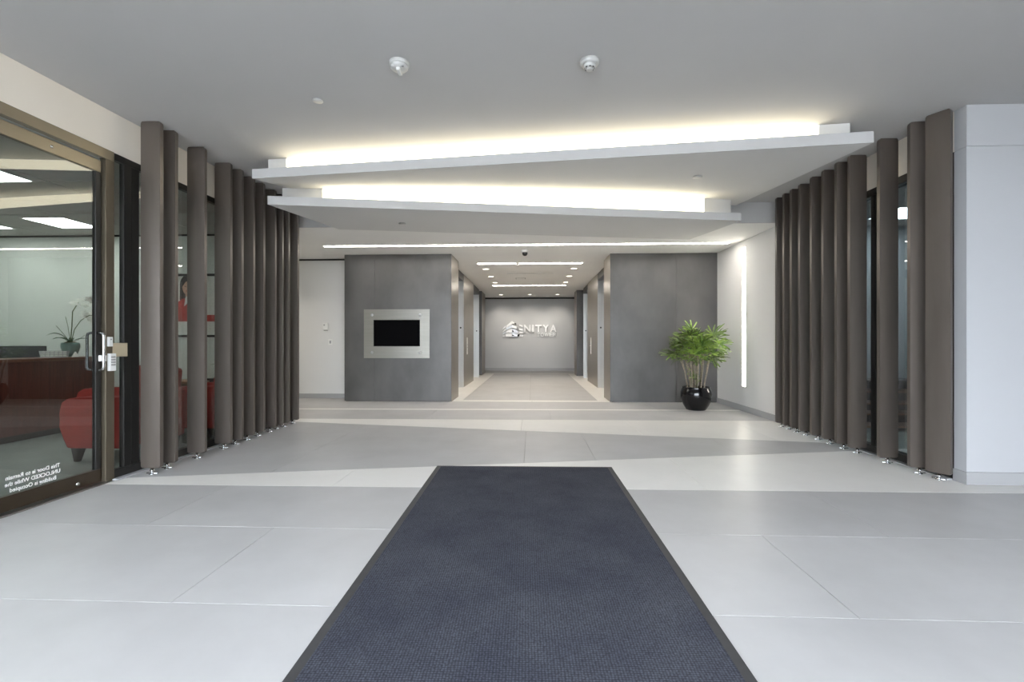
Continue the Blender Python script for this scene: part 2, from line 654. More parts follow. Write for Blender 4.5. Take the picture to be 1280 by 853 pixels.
panel(A_L, A_R, A_RL, A_RR, A_BL, A_BR, zA, lambda x, y: ZC(y) + 0.004, A_Z)
bdir = 2.02
B_BL = (B_L[0], B_L[1] + bdir)
B_BR = (B_R[0], B_R[1] + bdir)
panel(B_L, B_R, B_RL, B_RR, B_BL, B_BR, zB, lambda x, y: min(zA(x, y) + 0.004, 3.2) if y < 7.0 else 3.1, B_Z)

# ---- left side: glazed office front
wl = B()
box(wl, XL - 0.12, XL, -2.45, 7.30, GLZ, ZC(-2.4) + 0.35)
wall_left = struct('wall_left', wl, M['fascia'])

ow = B()
box(ow, -9.2, XL - 0.02, 7.12, 7.30, 0, 3.45)
wall_office_back = struct('wall_office_back', ow, M['owall'])
obj('ceiling_reveal', box(B(), -9.1, XL - 0.14, 7.105, 7.12, GLZ - 0.03, GLZ), M['dark'], wall_office_back)
ow = B()
box(ow, -9.35, -9.2, -2.45, 7.30, 0, 3.3)
struct('wall_office_left', ow, M['owall'])
ow = B()
box(ow, -9.2, XL - 0.12, -2.5, -2.4, 0, 3.3)
struct('wall_office_front', ow, M['owall'])

# left glazing members: (name, y0, y1, z0, z1, material)
GX0, GX1 = XL - 0.045, XL + 0.0


def member(parent, name, x0, x1, y0, y1, z0, z1, m, bev=0.003):
    return obj(name, box(B(), x0, x1, y0, y1, z0, z1, bev), m, parent)


win = struct_root('window_1')
member(win, 'head_rail', GX0, GX1 + 0.008, -2.4, 4.02, GLZ - 0.085, GLZ, M['doorf'])
member(win, 'head_rail', GX0, GX1, 4.02, 7.1, GLZ - 0.06, GLZ, M['frame'])
member(win, 'sill_rail', GX0, GX1, 4.02, 7.1, 0.0, 0.085, M['frame'])
member(win, 'jamb', GX0, GX1 + 0.008, 3.935, 4.02, 0, GLZ - 0.085, M['jambf'])
member(win, 'mullion', GX0, GX1, 4.127, 4.205, 0.085, GLZ - 0.06, M['frame'])
member(win, 'mullion', GX0 + 0.006, GX1 - 0.006, 4.215, 4.30, 0.085, GLZ - 0.06, M['frame'])
member(win, 'mullion', GX0, GX1, 5.62, 5.68, 0.085, GLZ - 0.06, M['frame'])
member(win, 'mullion', GX0, GX1, 7.04, 7.12, 0.0, GLZ, M['frame'])
for (a, b) in ((4.02, 4.127), (4.30, 5.62), (5.68, 7.04)):
    member(win, 'pane', XL - 0.030, XL - 0.022, a, b, 0.085, GLZ - 0.06, M['glass'], 0)
# sidelight towards the camera
member(win, 'jamb', GX0, GX1 + 0.008, 2.72, 2.80, 0, GLZ - 0.085, M['doorf'])
member(win, 'sill_rail', GX0, GX1, -2.4, 2.72, 0, 0.11, M['doorf'])
for y in (-2.36, -0.2, 1.3):
    member(win, 'mullion', GX0, GX1, y - 0.03, y + 0.03, 0.11, GLZ - 0.085, M['doorf'])
for (a, b) in ((-2.33, -0.23), (-0.17, 1.27), (1.33, 2.72)):
    member(win, 'pane', XL - 0.030, XL - 0.022, a, b, 0.11, GLZ - 0.085, M['glass'], 0)
t = struct('trim_1', box(B(), XL, XL + 0.055, 4.0, 7.12, 0.0, 0.014, 0.003), M['base'])
t = struct('trim_2', box(B(), XL - 0.06, XL + 0.03, 2.80, 3.935, 0.0, 0.010, 0.003), M['steelb'])

# the glass door
door = struct_root('door_1')
DT = 2.735
member(door, 'top_rail', XL - 0.055, XL - 0.02, 2.815, 3.922, DT - 0.10, DT, M['doorf'])
br = member(door, 'bottom_rail', XL - 0.055, XL - 0.02, 2.815, 3.922, 0.018, 0.125, M['doord'])
lk = lathe(B(), [(0, 0), (0.017, 0), (0.017, 0.008), (0, 0.010)], 14)
obj('floor_lock', lk, M['chrome'], br, True, (XL - 0.02, 3.71, 0.055), (0, PI / 2, 0))
member(door, 'stile', XL - 0.055, XL - 0.02, 3.872, 3.922, 0.125, DT - 0.10, M['frame'])
member(door, 'stile', XL - 0.055, XL - 0.02, 2.815, 2.885, 0.125, DT - 0.10, M['frame'])
member(door, 'pane', XL - 0.042, XL - 0.034, 2.885, 3.872, 0.125, DT - 0.10, M['glass'], 0)
for sx in (1, -1):
    hb = B()
    xo = XL - 0.02 if sx > 0 else XL - 0.055
    z0, z1, g = 0.965, 1.275, 0.055
    pts = [(0, z0), (g * 0.55, z0), (g * 0.88, z0 + 0.006), (g, z0 + 0.028), (g, z1 - 0.028), (g * 0.88, z1 - 0.006), (g * 0.55, z1), (0, z1)]
    tube(hb, [(xo + sx * a, 3.886, b) for a, b in pts], 0.0105, 10)
    obj('handle', hb, M['chrome'] if sx > 0 else M['frame'], door, True)
member(door, 'latch_plate', XL - 0.022, XL + 0.012, 3.895, 3.94, 1.035, 1.085, M['white'])
pin = lathe(B(), [(0, 0), (0.012, 0), (0.012, 0.006), (0, 0.008)], 12)
obj('rail_pin', pin, M['chrome'], door, True, (XL - 0.02, 3.50, DT - 0.05), (0, PI / 2, 0))
# vinyl notice, legible from the office side
RM = Matrix(((0, 0, -1, XL - 0.0335), (-1, 0, 0, 3.385), (0, 1, 0, 0), (0, 0, 0, 1)))
for s, zz in (('This Door is to Remain', 0.232), ('UNLOCKED While the', 0.187), ('Building is Occupied', 0.142)):
    me = text_mesh('lettering', s, 0.0405, 0.0004, M['vinyl'], 0.0007)
    me.transform(RM @ Matrix.Translation((0, zz, 0)))
    obj('lettering', me, M['vinyl'], door)

# reader and boxes on the jamb
kp = thing('door_keypad', 'white keypad box on the bronze jamb beside the pull handle', 'keypad', (XL + 0.008, 3.978, 0.95))
obj('body', box(B(), 0, 0.028, -0.030, 0.030, 0, 0.150, 0.004), M['white'], kp)
for r in range(4):
    for c in range(3):
        obj('key', box(B(), 0.027, 0.031, -0.021 + c * 0.015, -0.010 + c * 0.015, 0.045 + r * 0.022, 0.060 + r * 0.022, 0.001), M['print'], kp)
sb = thing('door_contact', 'small plain white box on the jamb above the keypad', 'sensor', (XL + 0.008, 3.965, 1.16))
obj('body', box(B(), 0, 0.02, -0.020, 0.020, 0, 0.082, 0.003), M['white'], sb)
obj('lens', box(B(), 0.019, 0.022, -0.006, 0.006, 0.055, 0.067, 0.001), M['print'], sb)
bp = thing('strike_box', 'beige lock box across the narrow glass sidelight', 'lock', (XL - 0.02, 4.0, 1.07))
obj('cover', box(B(), 0, 0.03, 0.0, 0.155, 0, 0.120, 0.004), M['beige'], bp)
obj('rim', box(B(), 0.029, 0.034, 0.006, 0.149, 0.098, 0.114, 0.002), M['beige'], bp)
obj('rim', box(B(), 0.029, 0.034, 0.006, 0.149, 0.006, 0.022, 0.002), M['beige'], bp)

# ---- right side: fascia, glazing, white return wall
wr = B()
box(wr, XR, XR + 0.12, 7.02, 9.70, 0, 3.30)
wall_right = struct('wall_right', wr, M['wall'])
obj('baseboard', box(B(), XR - 0.012, XR, 7.02, 9.66, 0, 0.10, 0.002), M['base'], wall_right)
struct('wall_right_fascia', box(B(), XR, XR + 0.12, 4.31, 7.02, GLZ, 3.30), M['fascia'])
wr = B()
box(wr, XR, 7.4, 4.19, 4.31, 0.0, GLZ - 0.004)
wrn = struct('wall_right_return', wr, M['wallgrey'])
obj('upper_panel', box(B(), XR, 7.4, 4.188, 4.31, GLZ + 0.002, 3.35), M['wallgrey'], wrn)
obj('joint_filler', box(B(), XR + 0.004, 7.4, 4.196, 4.31, GLZ - 0.004, GLZ + 0.002), M['base'], wrn)
obj('baseboard', box(B(), XR - 0.012, 7.3, 4.178, 4.19, 0, 0.105, 0.002), M['base'], wrn)
obj('baseboard', box(B(), XR - 0.012, XR, 4.19, 4.31, 0, 0.105, 0.002), M['base'], wrn)
w2 = struct_root('window_2')
RX0, RX1 = XR + 0.0, XR + 0.10
member(w2, 'head_rail', RX0, RX1, 4.31, 7.02, GLZ - 0.075, GLZ, M['frame'])
member(w2, 'sill_rail', RX0, RX1, 4.31, 7.02, 0, 0.085, M['frame'])
for (a, b) in ((4.311, 4.40), (5.26, 5.335), (6.95, 7.02)):
    member(w2, 'mullion', RX0, RX1, a, b, 0.085, GLZ - 0.075, M['frame'])
for (a, b) in ((4.40, 5.26), (5.335, 6.95)):
    member(w2, 'pane', XR + 0.047, XR + 0.055, a, b, 0.085, GLZ - 0.075, M['glassr'], 0)
struct('trim_3', box(B(), XR - 0.055, XR, 4.32, 7.02, 0, 0.014, 0.003), M['base'])
struct('wall_right_office', box(B(), 3.77, 7.4, 7.02, 7.17, 0, 3.3), M['rwall'])
struct('wall_right_far', box(B(), 7.25, 7.4, 4.31, 7.02, 0, 3.3), M['rwall'])

# ---- entrance front behind the camera, with glass, and paving outside
wf = B()
box(wf, -3.75, 7.5, -2.5, -2.36, ZC(-2.4) - 0.05, 3.5)
box(wf, -3.75, -3.5, -2.5, -2.36, 0, ZC(-2.4) - 0.05)
box(wf, 2.81, 7.5, -2.5, -2.36, 0, ZC(-2.4) - 0.05)
struct('wall_front', wf, M['wall'])
w3 = struct_root('window_3')
for k in range(5):
    x = -3.47 + k * 1.562
    member(w3, 'mullion', x - 0.03, x + 0.03, -2.48, -2.38, 0.0, 3.04, M['frame'])
    if k < 4:
        member(w3, 'pane', x + 0.03, x + 1.532, -2.434, -2.426, 0.0, 3.04, M['clear'], 0)
struct('wall_right_front', box(B(), 7.4, 7.5, -2.5, 4.31, 0, 3.5), M['wall'])
struct('ground', box(B(), -40, 60, -60, -2.5, -0.30, -0.15), M['pave'])
struct('ground', box(B(), 7.6, 60, -2.5, 40, -0.30, -0.15), M['pave'])

# ---- rear hall walls
bl = struct('wall_back_left', box(B(), -8.2, -3.78, 10.02, 10.2, 0, 3.3), M['wall'])
obj('baseboard', box(B(), -8.0, -3.78, 10.006, 10.02, 0, 0.10, 0.002), M['base'], bl)
obj('ceiling_reveal', box(B(), -8.0, -3.78, 10.0, 10.02, 2.925, 2.955), M['dark'], bl)
struct('wall_hall_left', box(B(), -8.3, -8.2, 7.30, 10.2, 0, 3.3), M['wall'])
bk = struct('wall_back', box(B(), -3.2, 3.2, 20.0, 20.2, 0, 3.4), M['wallend'])
obj('baseboard', box(B(), -3.1, 3.1, 19.985, 20.0, 0, 0.11, 0.002), M['base'], bk)
obj('ceiling_reveal', box(B(), -3.1, 3.1, 19.97, 20.0, 2.985, 3.045), M['dark'], bk)


# lift cores, clad in single metal panels
def core(side):
    s = -1 if side == 'left' else 1
    x_in = -1.61 if s < 0 else 1.555
    x_out = -3.78 if s < 0 else 3.65
    x_p2 = -1.80 if s < 0 else 1.71
    x_col = -1.80 if s < 0 else 1.57
    yf = 9.53 if s < 0 else 9.62
    zt = 3.0
    lo, hi = min(x_in, x_out), max(x_in, x_out)
    inner = x_in + s * 0.02
    xb = s * 3.2
    # backing body behind the cladding
    bmb = B()
    box(bmb, min(x_out, inner) + 0.02, max(x_out, inner) - 0.02, yf + 0.02, 10.44, 0, 3.1)
    box(bmb, min(s * 2.12, s * 3.3), max(s * 2.12, s * 3.3), 10.44, 18.4, 0, 3.1)
    box(bmb, min(s * 2.9, s * 3.1), max(s * 2.9, s * 3.1), 18.4, 20.0, 0, 3.1)
    root = struct('wall_core_' + side, bmb, M['core'])
    # front cladding in panels with recessed joints
    seam = [-3.78, -3.16, -1.61] if s < 0 else [1.555, 2.86, 3.65]
    for a, b in zip(seam[:-1], seam[1:]):
        obj('metal_panel', box(B(), a + 0.0015, b - 0.0015, yf, yf + 0.02, 0.012, ZB(yf), 0.001), M['core'], root)
    if s < 0:
        obj('metal_panel', box(B(), x_out, x_out + 0.02, yf + 0.022, 10.02, 0.012, ZB(yf), 0.001), M['core'], root)
    # reveal of the first pier
    xi0, xi1 = sorted((x_in, inner))
    obj('pier_panel', box(B(), xi0, xi1, yf + 0.022, 10.46, 0.0, ZB(10), 0.001), M['bronze_panel'], root)
    # second pier, panel facing the lobby hall
    a, b = sorted((x_p2, x_p2 + s * 0.02))
    y2, y3 = (12.62, 14.72) if s < 0 else (12.62, 14.86)
    obj('pier_panel', box(B(), a, b, y2, y3, 0.0, ZB(13.5), 0.001), M['bronze_panel'], root)
    # end column
    ya, yb = (17.15, 18.4) if s < 0 else (16.95, 17.85)
    a, b = sorted((x_col, s * 2.3))
    obj('end_column', box(B(), a, b, ya, ya + 0.03, 0, ZB(17.5), 0.001), M['core'], root)
    a, b = sorted((x_col, x_col + s * 0.03))
    obj('end_column', box(B(), a, b, ya + 0.031, yb, 0, ZB(17.5), 0.001), M['bronze_panel'], root)
    # lift portals
    for n, (d0, d1) in enumerate(((10.46, 12.62), (y3, 16.28 if s < 0 else 16.1))):
        dr = struct_root('door_%d' % (2 + n + (0 if s < 0 else 2)))
        zd = 2.80
        a, b = sorted((s * 2.02, s * 2.05))
        mid = (d0 + d1) / 2
        obj('door_leaf', box(B(), a, b, d0 + 0.02, mid - 0.004, 0.0, zd, 0.002), M['steel'], dr)
        obj('door_leaf', box(B(), a, b, mid + 0.004, d1 - 0.02, 0.0, zd, 0.002), M['steel'], dr)
        # far jamb (faces the lobby) and near jamb, header
        a, b = sorted((x_p2 if n == 0 or s < 0 else x_p2 + 0.0, s * 2.1))
        obj('jamb', box(B(), a, b, d1 - 0.03, d1 - 0.001, 0, zd + 0.02, 0.002), M['steel'], dr)
        obj('jamb', box(B(), a, b, d0 + 0.001, d0 + 0.02, 0, zd + 0.02, 0.002), M['steel'], dr)
        obj('header', box(B(), a, b, d0 + 0.021, d1 - 0.031, zd, ZB(12), 0.002), M['frame'], dr)
        obj('header_face', box(B(), a, b, d1 - 0.03, d1 - 0.001, zd + 0.021, ZB(12), 0.002), M['core'], dr)
        xm = (a + b) / 2 if n else x_p2 + s * 0.10
        l = lathe(B(), [(0, 0), (0.045, 0), (0.045, 0.015), (0.03, 0.03), (0, 0.03)], 14)
        obj('lantern', l, M['black'], dr, True, (x_p2 + s * 0.095, d1 - 0.03, zd + 0.075), (PI / 2, 0, 0))
        l = lathe(B(), [(0, 0), (0.022, 0), (0.022, 0.006), (0, 0.008)], 12)
        obj('key_switch', l, M['black'], dr, True, (x_p2 + s * 0.08, d1 - 0.03, 1.57), (PI / 2, 0, 0))
    return root, x_p2, s


for side in ('left', 'right'):
    root, x2, s = core(side)
    y = 13.25 if side == 'left' else 14.0
    cp = thing('lift_call_panel', 'slim steel lift call panel on the bronze pier, %s side of the corridor' % side, 'call panel', (x2, y, 0.85))
    a, b = sorted((0.0, -s * 0.012))
    obj('plate', box(B(), a, b, -0.05, 0.05, 0.0, 0.47, 0.002), M['white'], cp)
    for zz in (0.20, 0.27):
        l = lathe(B(), [(0, 0), (0.016, 0), (0.016, 0.006), (0, 0.008)], 12)
        obj('button', l, M['chrome'], cp, True, (-s * 0.012, 0, zz), (0, -s * PI / 2, 0))

# ---- office ceilings with lay-in tiles
for nm, x0, x1, y0, y1 in (('left', -9.2, XL - 0.12, -2.4, 7.12), ('right', 3.77, 7.25, 4.31, 7.02)):
    oc = struct('ceiling_office_' + nm, box(B(), x0, x1, y0, y1, GLZ + 0.004, GLZ + 0.05), M['grid'])
    y = y1
    while y > max(y0, 0.2) + 0.1:
        yy = max(y0, y - 0.6)
        x = x1
        while x > x0 + 0.1:
            xx = max(x0, x - 1.2)
            obj('ceiling_tile', box(B(), xx + 0.008, x - 0.008, yy + 0.008, y - 0.008, GLZ - 0.004, GLZ + 0.004), M['otile'], oc)
            x = xx
        y = yy

# ================================================================== LIGHT FITTINGS
def line_pt(L, R, x):
    t = (x - L[0]) / (R[0] - L[0])
    return Vector((x, lerp(L[1], R[1], t)))


def cove(RL, RR, x0, x1, Z, ztop, label):
    p, q = line_pt(RL, RR, x0), line_pt(RL, RR, x1)
    c = (p + q) / 2
    o = thing('cove_light', label, 'light', (c.x, c.y, Z + LT))
    d = (q - p).normalized()
    n = Vector((d.y, -d.x))
    bm = B()
    N = 16
    for k in range(N):
        a = p + (q - p) * (k / N)
        b = p + (q - p) * ((k + 1) / N)
        co = []
        for pt in (a, b):
            co.append((pt, Z + LT + 0.006, ztop(pt.x, pt.y) - 0.010))
        def P(pt, z, off):
            return (pt.x + n.x * off - c.x, pt.y + n.y * off - c.y, z - Z - LT)
        hexa(bm, [P(co[0][0], co[0][1], 0.001), P(co[0][0], co[0][1], 0.014), P(co[1][0], co[1][1], 0.014), P(co[1][0], co[1][1], 0.001)],
             [P(co[0][0], co[0][2], 0.001), P(co[0][0], co[0][2], 0.014), P(co[1][0], co[1][2], 0.014), P(co[1][0], co[1][2], 0.001)])
    bmesh.ops.remove_doubles(bm, verts=bm.verts, dist=1e-5)
    obj('lens', bm, M['cove'], o)
    for pt, sg in ((p, -1), (q, 1)):
        e = B()
        zt = ztop(pt.x, pt.y)
        def P2(t, off, z):
            v = pt + d * t + n * off
            return (v.x - c.x, v.y - c.y, z - Z - LT)
        t0, t1 = (0.0, 0.012 * sg)
        hexa(e, [P2(t0, 0.001, Z + LT), P2(t0, 0.016, Z + LT), P2(t1, 0.016, Z + LT), P2(t1, 0.001, Z + LT)],
             [P2(t0, 0.001, zt - 0.004), P2(t0, 0.016, zt - 0.004), P2(t1, 0.016, zt - 0.004), P2(t1, 0.001, zt - 0.004)])
        obj('end_cap', e, M['white'], o)
    return o


cove(A_RL, A_RR, -2.67, 2.63, A_Z, lambda x, y: ZC(y), 'long glowing cove light above the nearer slanted ceiling ledge')
cove(B_RL, B_RR, -2.52, 2.29, B_Z, zA, 'long glowing cove light above the farther slanted ceiling ledge')


def slot(y, x0, x1, w, zf, label, name='slot_light'):
    z = zf(y)
    o = thing(name, label, 'light', ((x0 + x1) / 2, y, z))
    h = (x1 - x0) / 2
    obj('trim', box(B(), -h - 0.012, h + 0.012, -w / 2 - 0.012, w / 2 + 0.012, -0.004, -0.0008), M['white'], o)
    obj('lens', box(B(), -h, h, -w / 2, w / 2, -0.007, -0.0041), M['slot'], o)
    return o


slot(8.62, -3.79, 3.47, 0.085, ZB, 'longest recessed slot light, across the ceiling before the dark cores')
slot(10.79, -1.225, -0.36, 0.115, ZB, 'short recessed slot light left of the sprinkler in the corridor ceiling')
slot(10.79, -0.285, 1.125, 0.115, ZB, 'recessed slot light right of the sprinkler in the corridor ceiling')
slot(15.34, -1.255, 1.07, 0.13, ZB, 'farthest recessed slot light in the lift corridor ceiling')
v = thing('wall_slot_light', 'tall vertical slot light in the right wall beside the palm', 'light', (XR, 8.42, 0.436))
obj('trim', box(B(), -0.006, -0.001, -0.075, 0.075, -0.012, 2.395), M['white'], v)
obj('lens', box(B(), -0.010, -0.0062, -0.062, 0.062, 0, 2.383), M['vlens'], v)

k = 0
rowname = ['first', 'second', 'third']
for sx, sd in ((-1.12, 'left'), (1.01, 'right')):
    for i, yy in enumerate((11.62, 13.07, 14.49)):
        z = ZB(yy)
        o = thing('downlight', '%s round downlight along the %s side of the corridor ceiling' % (rowname[i], sd), 'light', (sx, yy, z), 0, 'corridor downlights')
        obj('ring', lathe(B(), [(0.075, -0.001), (0.10, -0.001), (0.10, -0.006), (0.075, -0.008), (0.075, -0.001)], 20), M['white'], o, True)
        obj('lens', lathe(B(), [(0, -0.001), (0.074, -0.001), (0.074, -0.004), (0, -0.005)], 20), M['down'], o)
for i, xx in enumerate((-1.2, -0.09, 0.98)):
    z = ZB(18.6)
    o = thing('downlight', '%s round downlight before the sign wall, over %s' % (('left', 'middle', 'right')[i], ('the emblem side', 'the sign', 'the lettering end')[i]), 'light', (xx, 18.6, z), 0, 'sign wall downlights')
    obj('ring', lathe(B(), [(0.075, -0.001), (0.10, -0.001), (0.10, -0.006), (0.075, -0.008), (0.075, -0.001)], 20), M['white'], o, True)
    obj('lens', lathe(B(), [(0, -0.001), (0.074, -0.001), (0.074, -0.004), (0, -0.005)], 20), M['down'], o)


def spot(loc, rot, e, ang, blend=0.6, c=(1, 0.88, 0.70)):
    l = bpy.data.lights.new('lamp', 'SPOT')
    l.energy = e
    l.color = c
    l.spot_size = ang
    l.spot_blend = blend
    l.shadow_soft_size = 0.06
    o = bpy.data.objects.new('spot_lamp', l)
    COL.objects.link(o)
    o.location = loc
    o.rotation_euler = rot


for sx in (-1.12, 1.01):
    for yy in (11.62, 13.07, 14.49):
        spot((sx, yy, ZB(yy) - 0.03), (0, 0, 0), DOWN * 1.6, 2.3)
for xx in (-1.2, -0.09, 0.98):
    spot((xx, 18.6, ZB(18.6) - 0.03), (0.80, 0, 0), 95.0, 1.25, 0.9, (1, 0.93, 0.82))

# unseen spot lamps without fittings, added to brighten the rear hall from the left
for xx in (-7.0, -5.2):
    spot((xx, 8.62, 2.90), (0, 0, 0), 45.0, 2.4, 0.7, (1, 0.92, 0.80))

# office troffers
def troffer(x, y, label):
    o = thing('troffer_light', label, 'light', (x, y, GLZ - 0.0045), 0, 'office troffers')
    bm = B()
    for q in ((-0.3, 0.3, -0.3, -0.28), (-0.3, 0.3, 0.28, 0.3), (-0.3, -0.28, -0.28, 0.28), (0.28, 0.3, -0.28, 0.28)):
        box(bm, q[0], q[1], q[2], q[3], -0.010, 0)
    obj('frame', bm, M['white'], o)
    obj('diffuser', box(B(), -0.28, 0.28, -0.28, 0.28, -0.005, 0), M['trof'], o)


troffer(-6.45, 6.34, 'square ceiling light over the back of the reception desk')
troffer(-5.36, 4.40, 'square ceiling light nearest the glass door in the left office')
troffer(-7.75, 6.34, 'square ceiling light at the far left of the left office')
troffer(-7.75, 4.40, 'square ceiling light behind the reception desk, nearer the entrance')
troffer(-4.90, 2.20, 'square ceiling light closest to the entrance in the left office')
troffer(4.75, 6.30, 'square ceiling light deeper in the right office, seen between bronze fins')
troffer(5.45, 5.10, 'square ceiling light in the right office nearest the white corner')

# ================================================================== FINS
def fin_mesh(h):
    bm = B()
    w, tc, te = 0.088, 0.026, 0.021
    n = 10
    up = [(-w + 2 * w * i / n, te + (tc - te) * (1 - (2 * i / n - 1) ** 2)) for i in range(n + 1)]
    ring = [(x, -y) for x, y in up] + [(x, y) for x, y in reversed(up)]
    def R(k, z):
        return [bm.verts.new((x * (1 - k), y * (1 - k), z)) for x, y in ring]
    rs = [R(0.12, 0), R(0, 0.012), R(0, h - 0.03), R(0.03, h - 0.012), R(0.13, h)]
    for a, b in zip(rs[:-1], rs[1:]):
        for i in range(len(a)):
            j = (i + 1) % len(a)
            bm.faces.new((a[i], a[j], b[j], b[i]))
    bm.faces.new(rs[0][::-1])
    bm.faces.new(rs[-1])
    return finish(bm, 'blade', M['fin'])


foot = B()
lathe(foot, [(0, 0), (0.026, 0), (0.026, 0.005), (0.011, 0.008), (0.011, 0.026), (0.021, 0.030), (0.021, 0.038), (0.013, 0.042), (0.013, 0.062), (0, 0.062)], 14)
tube(foot, [(-0.05, 0, 0.009), (0.05, 0, 0.009)], 0.006, 6)
foot_me = finish(foot, 'pivot_foot', M['chrome'], True)
ORD = ['first', 'second', 'third', 'fourth', 'fifth', 'sixth', 'seventh', 'eighth', 'ninth', 'tenth', 'last']
left = [(-3.440, 4.211, 0.03), (-3.450, 4.403, 0.08), (-3.445, 4.803, 0.06), (-3.462, 5.254, 0.04), (-3.46, 5.464, 0.0), (-3.475, 5.723, 0.0),
        (-3.487, 5.967, 0.0), (-3.495, 6.255, 0.0), (-3.505, 6.455, 0.05), (-3.50, 6.62, 0.0), (-3.50, 6.885, -0.05)]
right = [(3.535, 4.325, -1.05), (3.52, 4.515, -0.12), (3.505, 4.887, 0.0), (3.50, 5.323, 0.0), (3.49, 5.531, 0.0), (3.497, 5.789, 0.0),
         (3.499, 6.028, 0.0), (3.509, 6.305, 0.0), (3.518, 6.530, 0.1), (3.522, 6.728, 0.1), (3.525, 6.92, 0.0)]
for sd, lst in (('left', left), ('right', right)):
    for i, (x, y, a) in enumerate(lst):
        ex = ''
        if i == 0:
            ex = ', beside the glass door' if sd == 'left' else ', turned broadside'
        f = thing('bronze_fin', '%s bronze fin of the %s screen counted from the entrance%s' % (ORD[i], sd, ex), 'fin', (x, y, 0), a, 'fins of the %s screen' % sd)
        obj('blade', fin_mesh(ZC(y) - 0.062), M['fin'], f, False, (0, 0, 0.060))
        obj('pivot_foot', foot_me, M['chrome'], f, False, (0, 0.0, 0.0))

# ================================================================== MAT
mt = thing('entrance_mat', 'large navy grey carpet entrance mat with black rubber border', 'mat', (-0.05, 2.3, 0), 0.012)
hw, y0, y1 = 0.835, -1.7, 2.30
obj('carpet', box(B(), -hw + 0.045, hw - 0.045, y0 + 0.045, y1 - 0.045, 0.002, 0.012, 0.002), M['matc'], mt)
bm = B()
for q in ((-hw, -hw + 0.0445, y0, y1), (hw - 0.0445, hw, y0, y1), (-hw + 0.045, hw - 0.045, y0, y0 + 0.0445), (-hw + 0.045, hw - 0.045, y1 - 0.0445, y1)):
    box(bm, q[0], q[1], q[2], q[3], 0.0005, 0.007, 0.002)
obj('rubber_border', bm, M['rubber'], mt)

# ================================================================== DISPLAY
d = thing('wall_display', 'dark screen in a brushed steel plate on the left gunmetal wall', 'screen', (-2.705, 9.53, 0.873))
bm = B()
for q in ((-0.665, -0.47, 0, 0.977), (0.47, 0.665, 0, 0.977), (-0.47, 0.47, 0, 0.237), (-0.47, 0.47, 0.767, 0.977)):
    box(bm, q[0], q[1], -0.035, -0.02, q[2], q[3])
bmesh.ops.remove_doubles(bm, verts=bm.verts, dist=1e-5)
obj('steel_plate', bm, M['steelb'], d)
obj('screen', box(B(), -0.472, 0.472, -0.022, -0.004, 0.235, 0.769), M['screen'], d)
for x in (-0.495, 0.475):
    for z in (0.112, 0.864):
        l = lathe(B(), [(0, 0), (0.028, 0), (0.028, 0.012), (0.02, 0.02), (0, 0.02)], 16)
        obj('standoff_bolt', l, M['base'], d, True, (x, -0.035, z), (PI / 2, 0, 0))
        l = lathe(B(), [(0.012, 0), (0.012, 0.03)], 10)

# ================================================================== WALL CONTROLS
t = thing('thermostat', 'white thermostat box on the far left wall above the switch', 'thermostat', (-4.372, 10.02, 1.45))
obj('body', box(B(), -0.055, 0.055, -0.04, 0, 0, 0.15, 0.008), M['white'], t)
obj('display', box(B(), -0.035, -0.004, -0.043, -0.039, 0.09, 0.12, 0.001), M['base'], t)
obj('base_plate', box(B(), -0.035, 0.045, -0.03, 0, -0.015, 0.0, 0.002), M['base'], t)
t = thing('light_switch', 'white rocker light switch low on the far left wall', 'switch', (-4.275, 10.02, 1.135))
obj('plate', box(B(), -0.045, 0.045, -0.008, 0, 0, 0.12, 0.003), M['white'], t)
obj('rocker', box(B(), -0.018, 0.018, -0.014, -0.007, 0.03, 0.09, 0.002), M['base'], t)

# ================================================================== CEILING DEVICES
def ceil_thing(name, label, cat, x, y, z, group=None, tilt=0.015):
    return thing(name, label, cat, (x, y, z), 0, group)


o = ceil_thing('smoke_detector', 'white ceiling alarm with bright strobe lens, left of the pair', 'detector', -0.94, 3.365, ZC(3.365))
obj('base', lathe(B(), [(0, 0.002), (0.070, 0.002), (0.070, -0.018), (0.066, -0.024), (0, -0.024)], 28), M['alarm'], o, True)
obj('housing', lathe(B(), [(0, -0.022), (0.064, -0.022), (0.062, -0.040), (0.050, -0.052), (0, -0.054)], 28), M['alarm'], o, True)
obj('strobe_lens', box(B(), -0.014, 0.014, -0.040, 0.040, -0.074, -0.050, 0.006), M['white'], o)
for x in (-0.034, 0.034):
    obj('vent_slot', box(B(), x - 0.008, x + 0.008, -0.044, -0.036, -0.0535, -0.046), M['print'], o)
o = ceil_thing('smoke_detector', 'round white smoke detector with domed centre, right of the pair', 'detector', 0.405, 3.40, ZC(3.4))
obj('base', lathe(B(), [(0, 0.002), (0.068, 0.002), (0.068, -0.020), (0.062, -0.028), (0, -0.028)], 28), M['alarm'], o, True)
obj('chamber', lathe(B(), [(0, -0.026), (0.046, -0.026), (0.042, -0.050), (0.022, -0.056), (0, -0.056)], 28), M['alarm'], o, True)
obj('cap', lathe(B(), [(0, -0.055), (0.024, -0.055), (0.024, -0.066), (0.016, -0.070), (0, -0.070)], 20), M['alarm'], o, True)
for k in range(8):
    a = 2 * PI * k / 8
    obj('vent_slot', box(B(), -0.0075, 0.0075, -0.002, 0.002, -0.004, 0.004), M['black'], o, False, (0.034 * math.cos(a + PI / 2), 0.034 * math.sin(a + PI / 2), -0.0535), (0, 0, a))
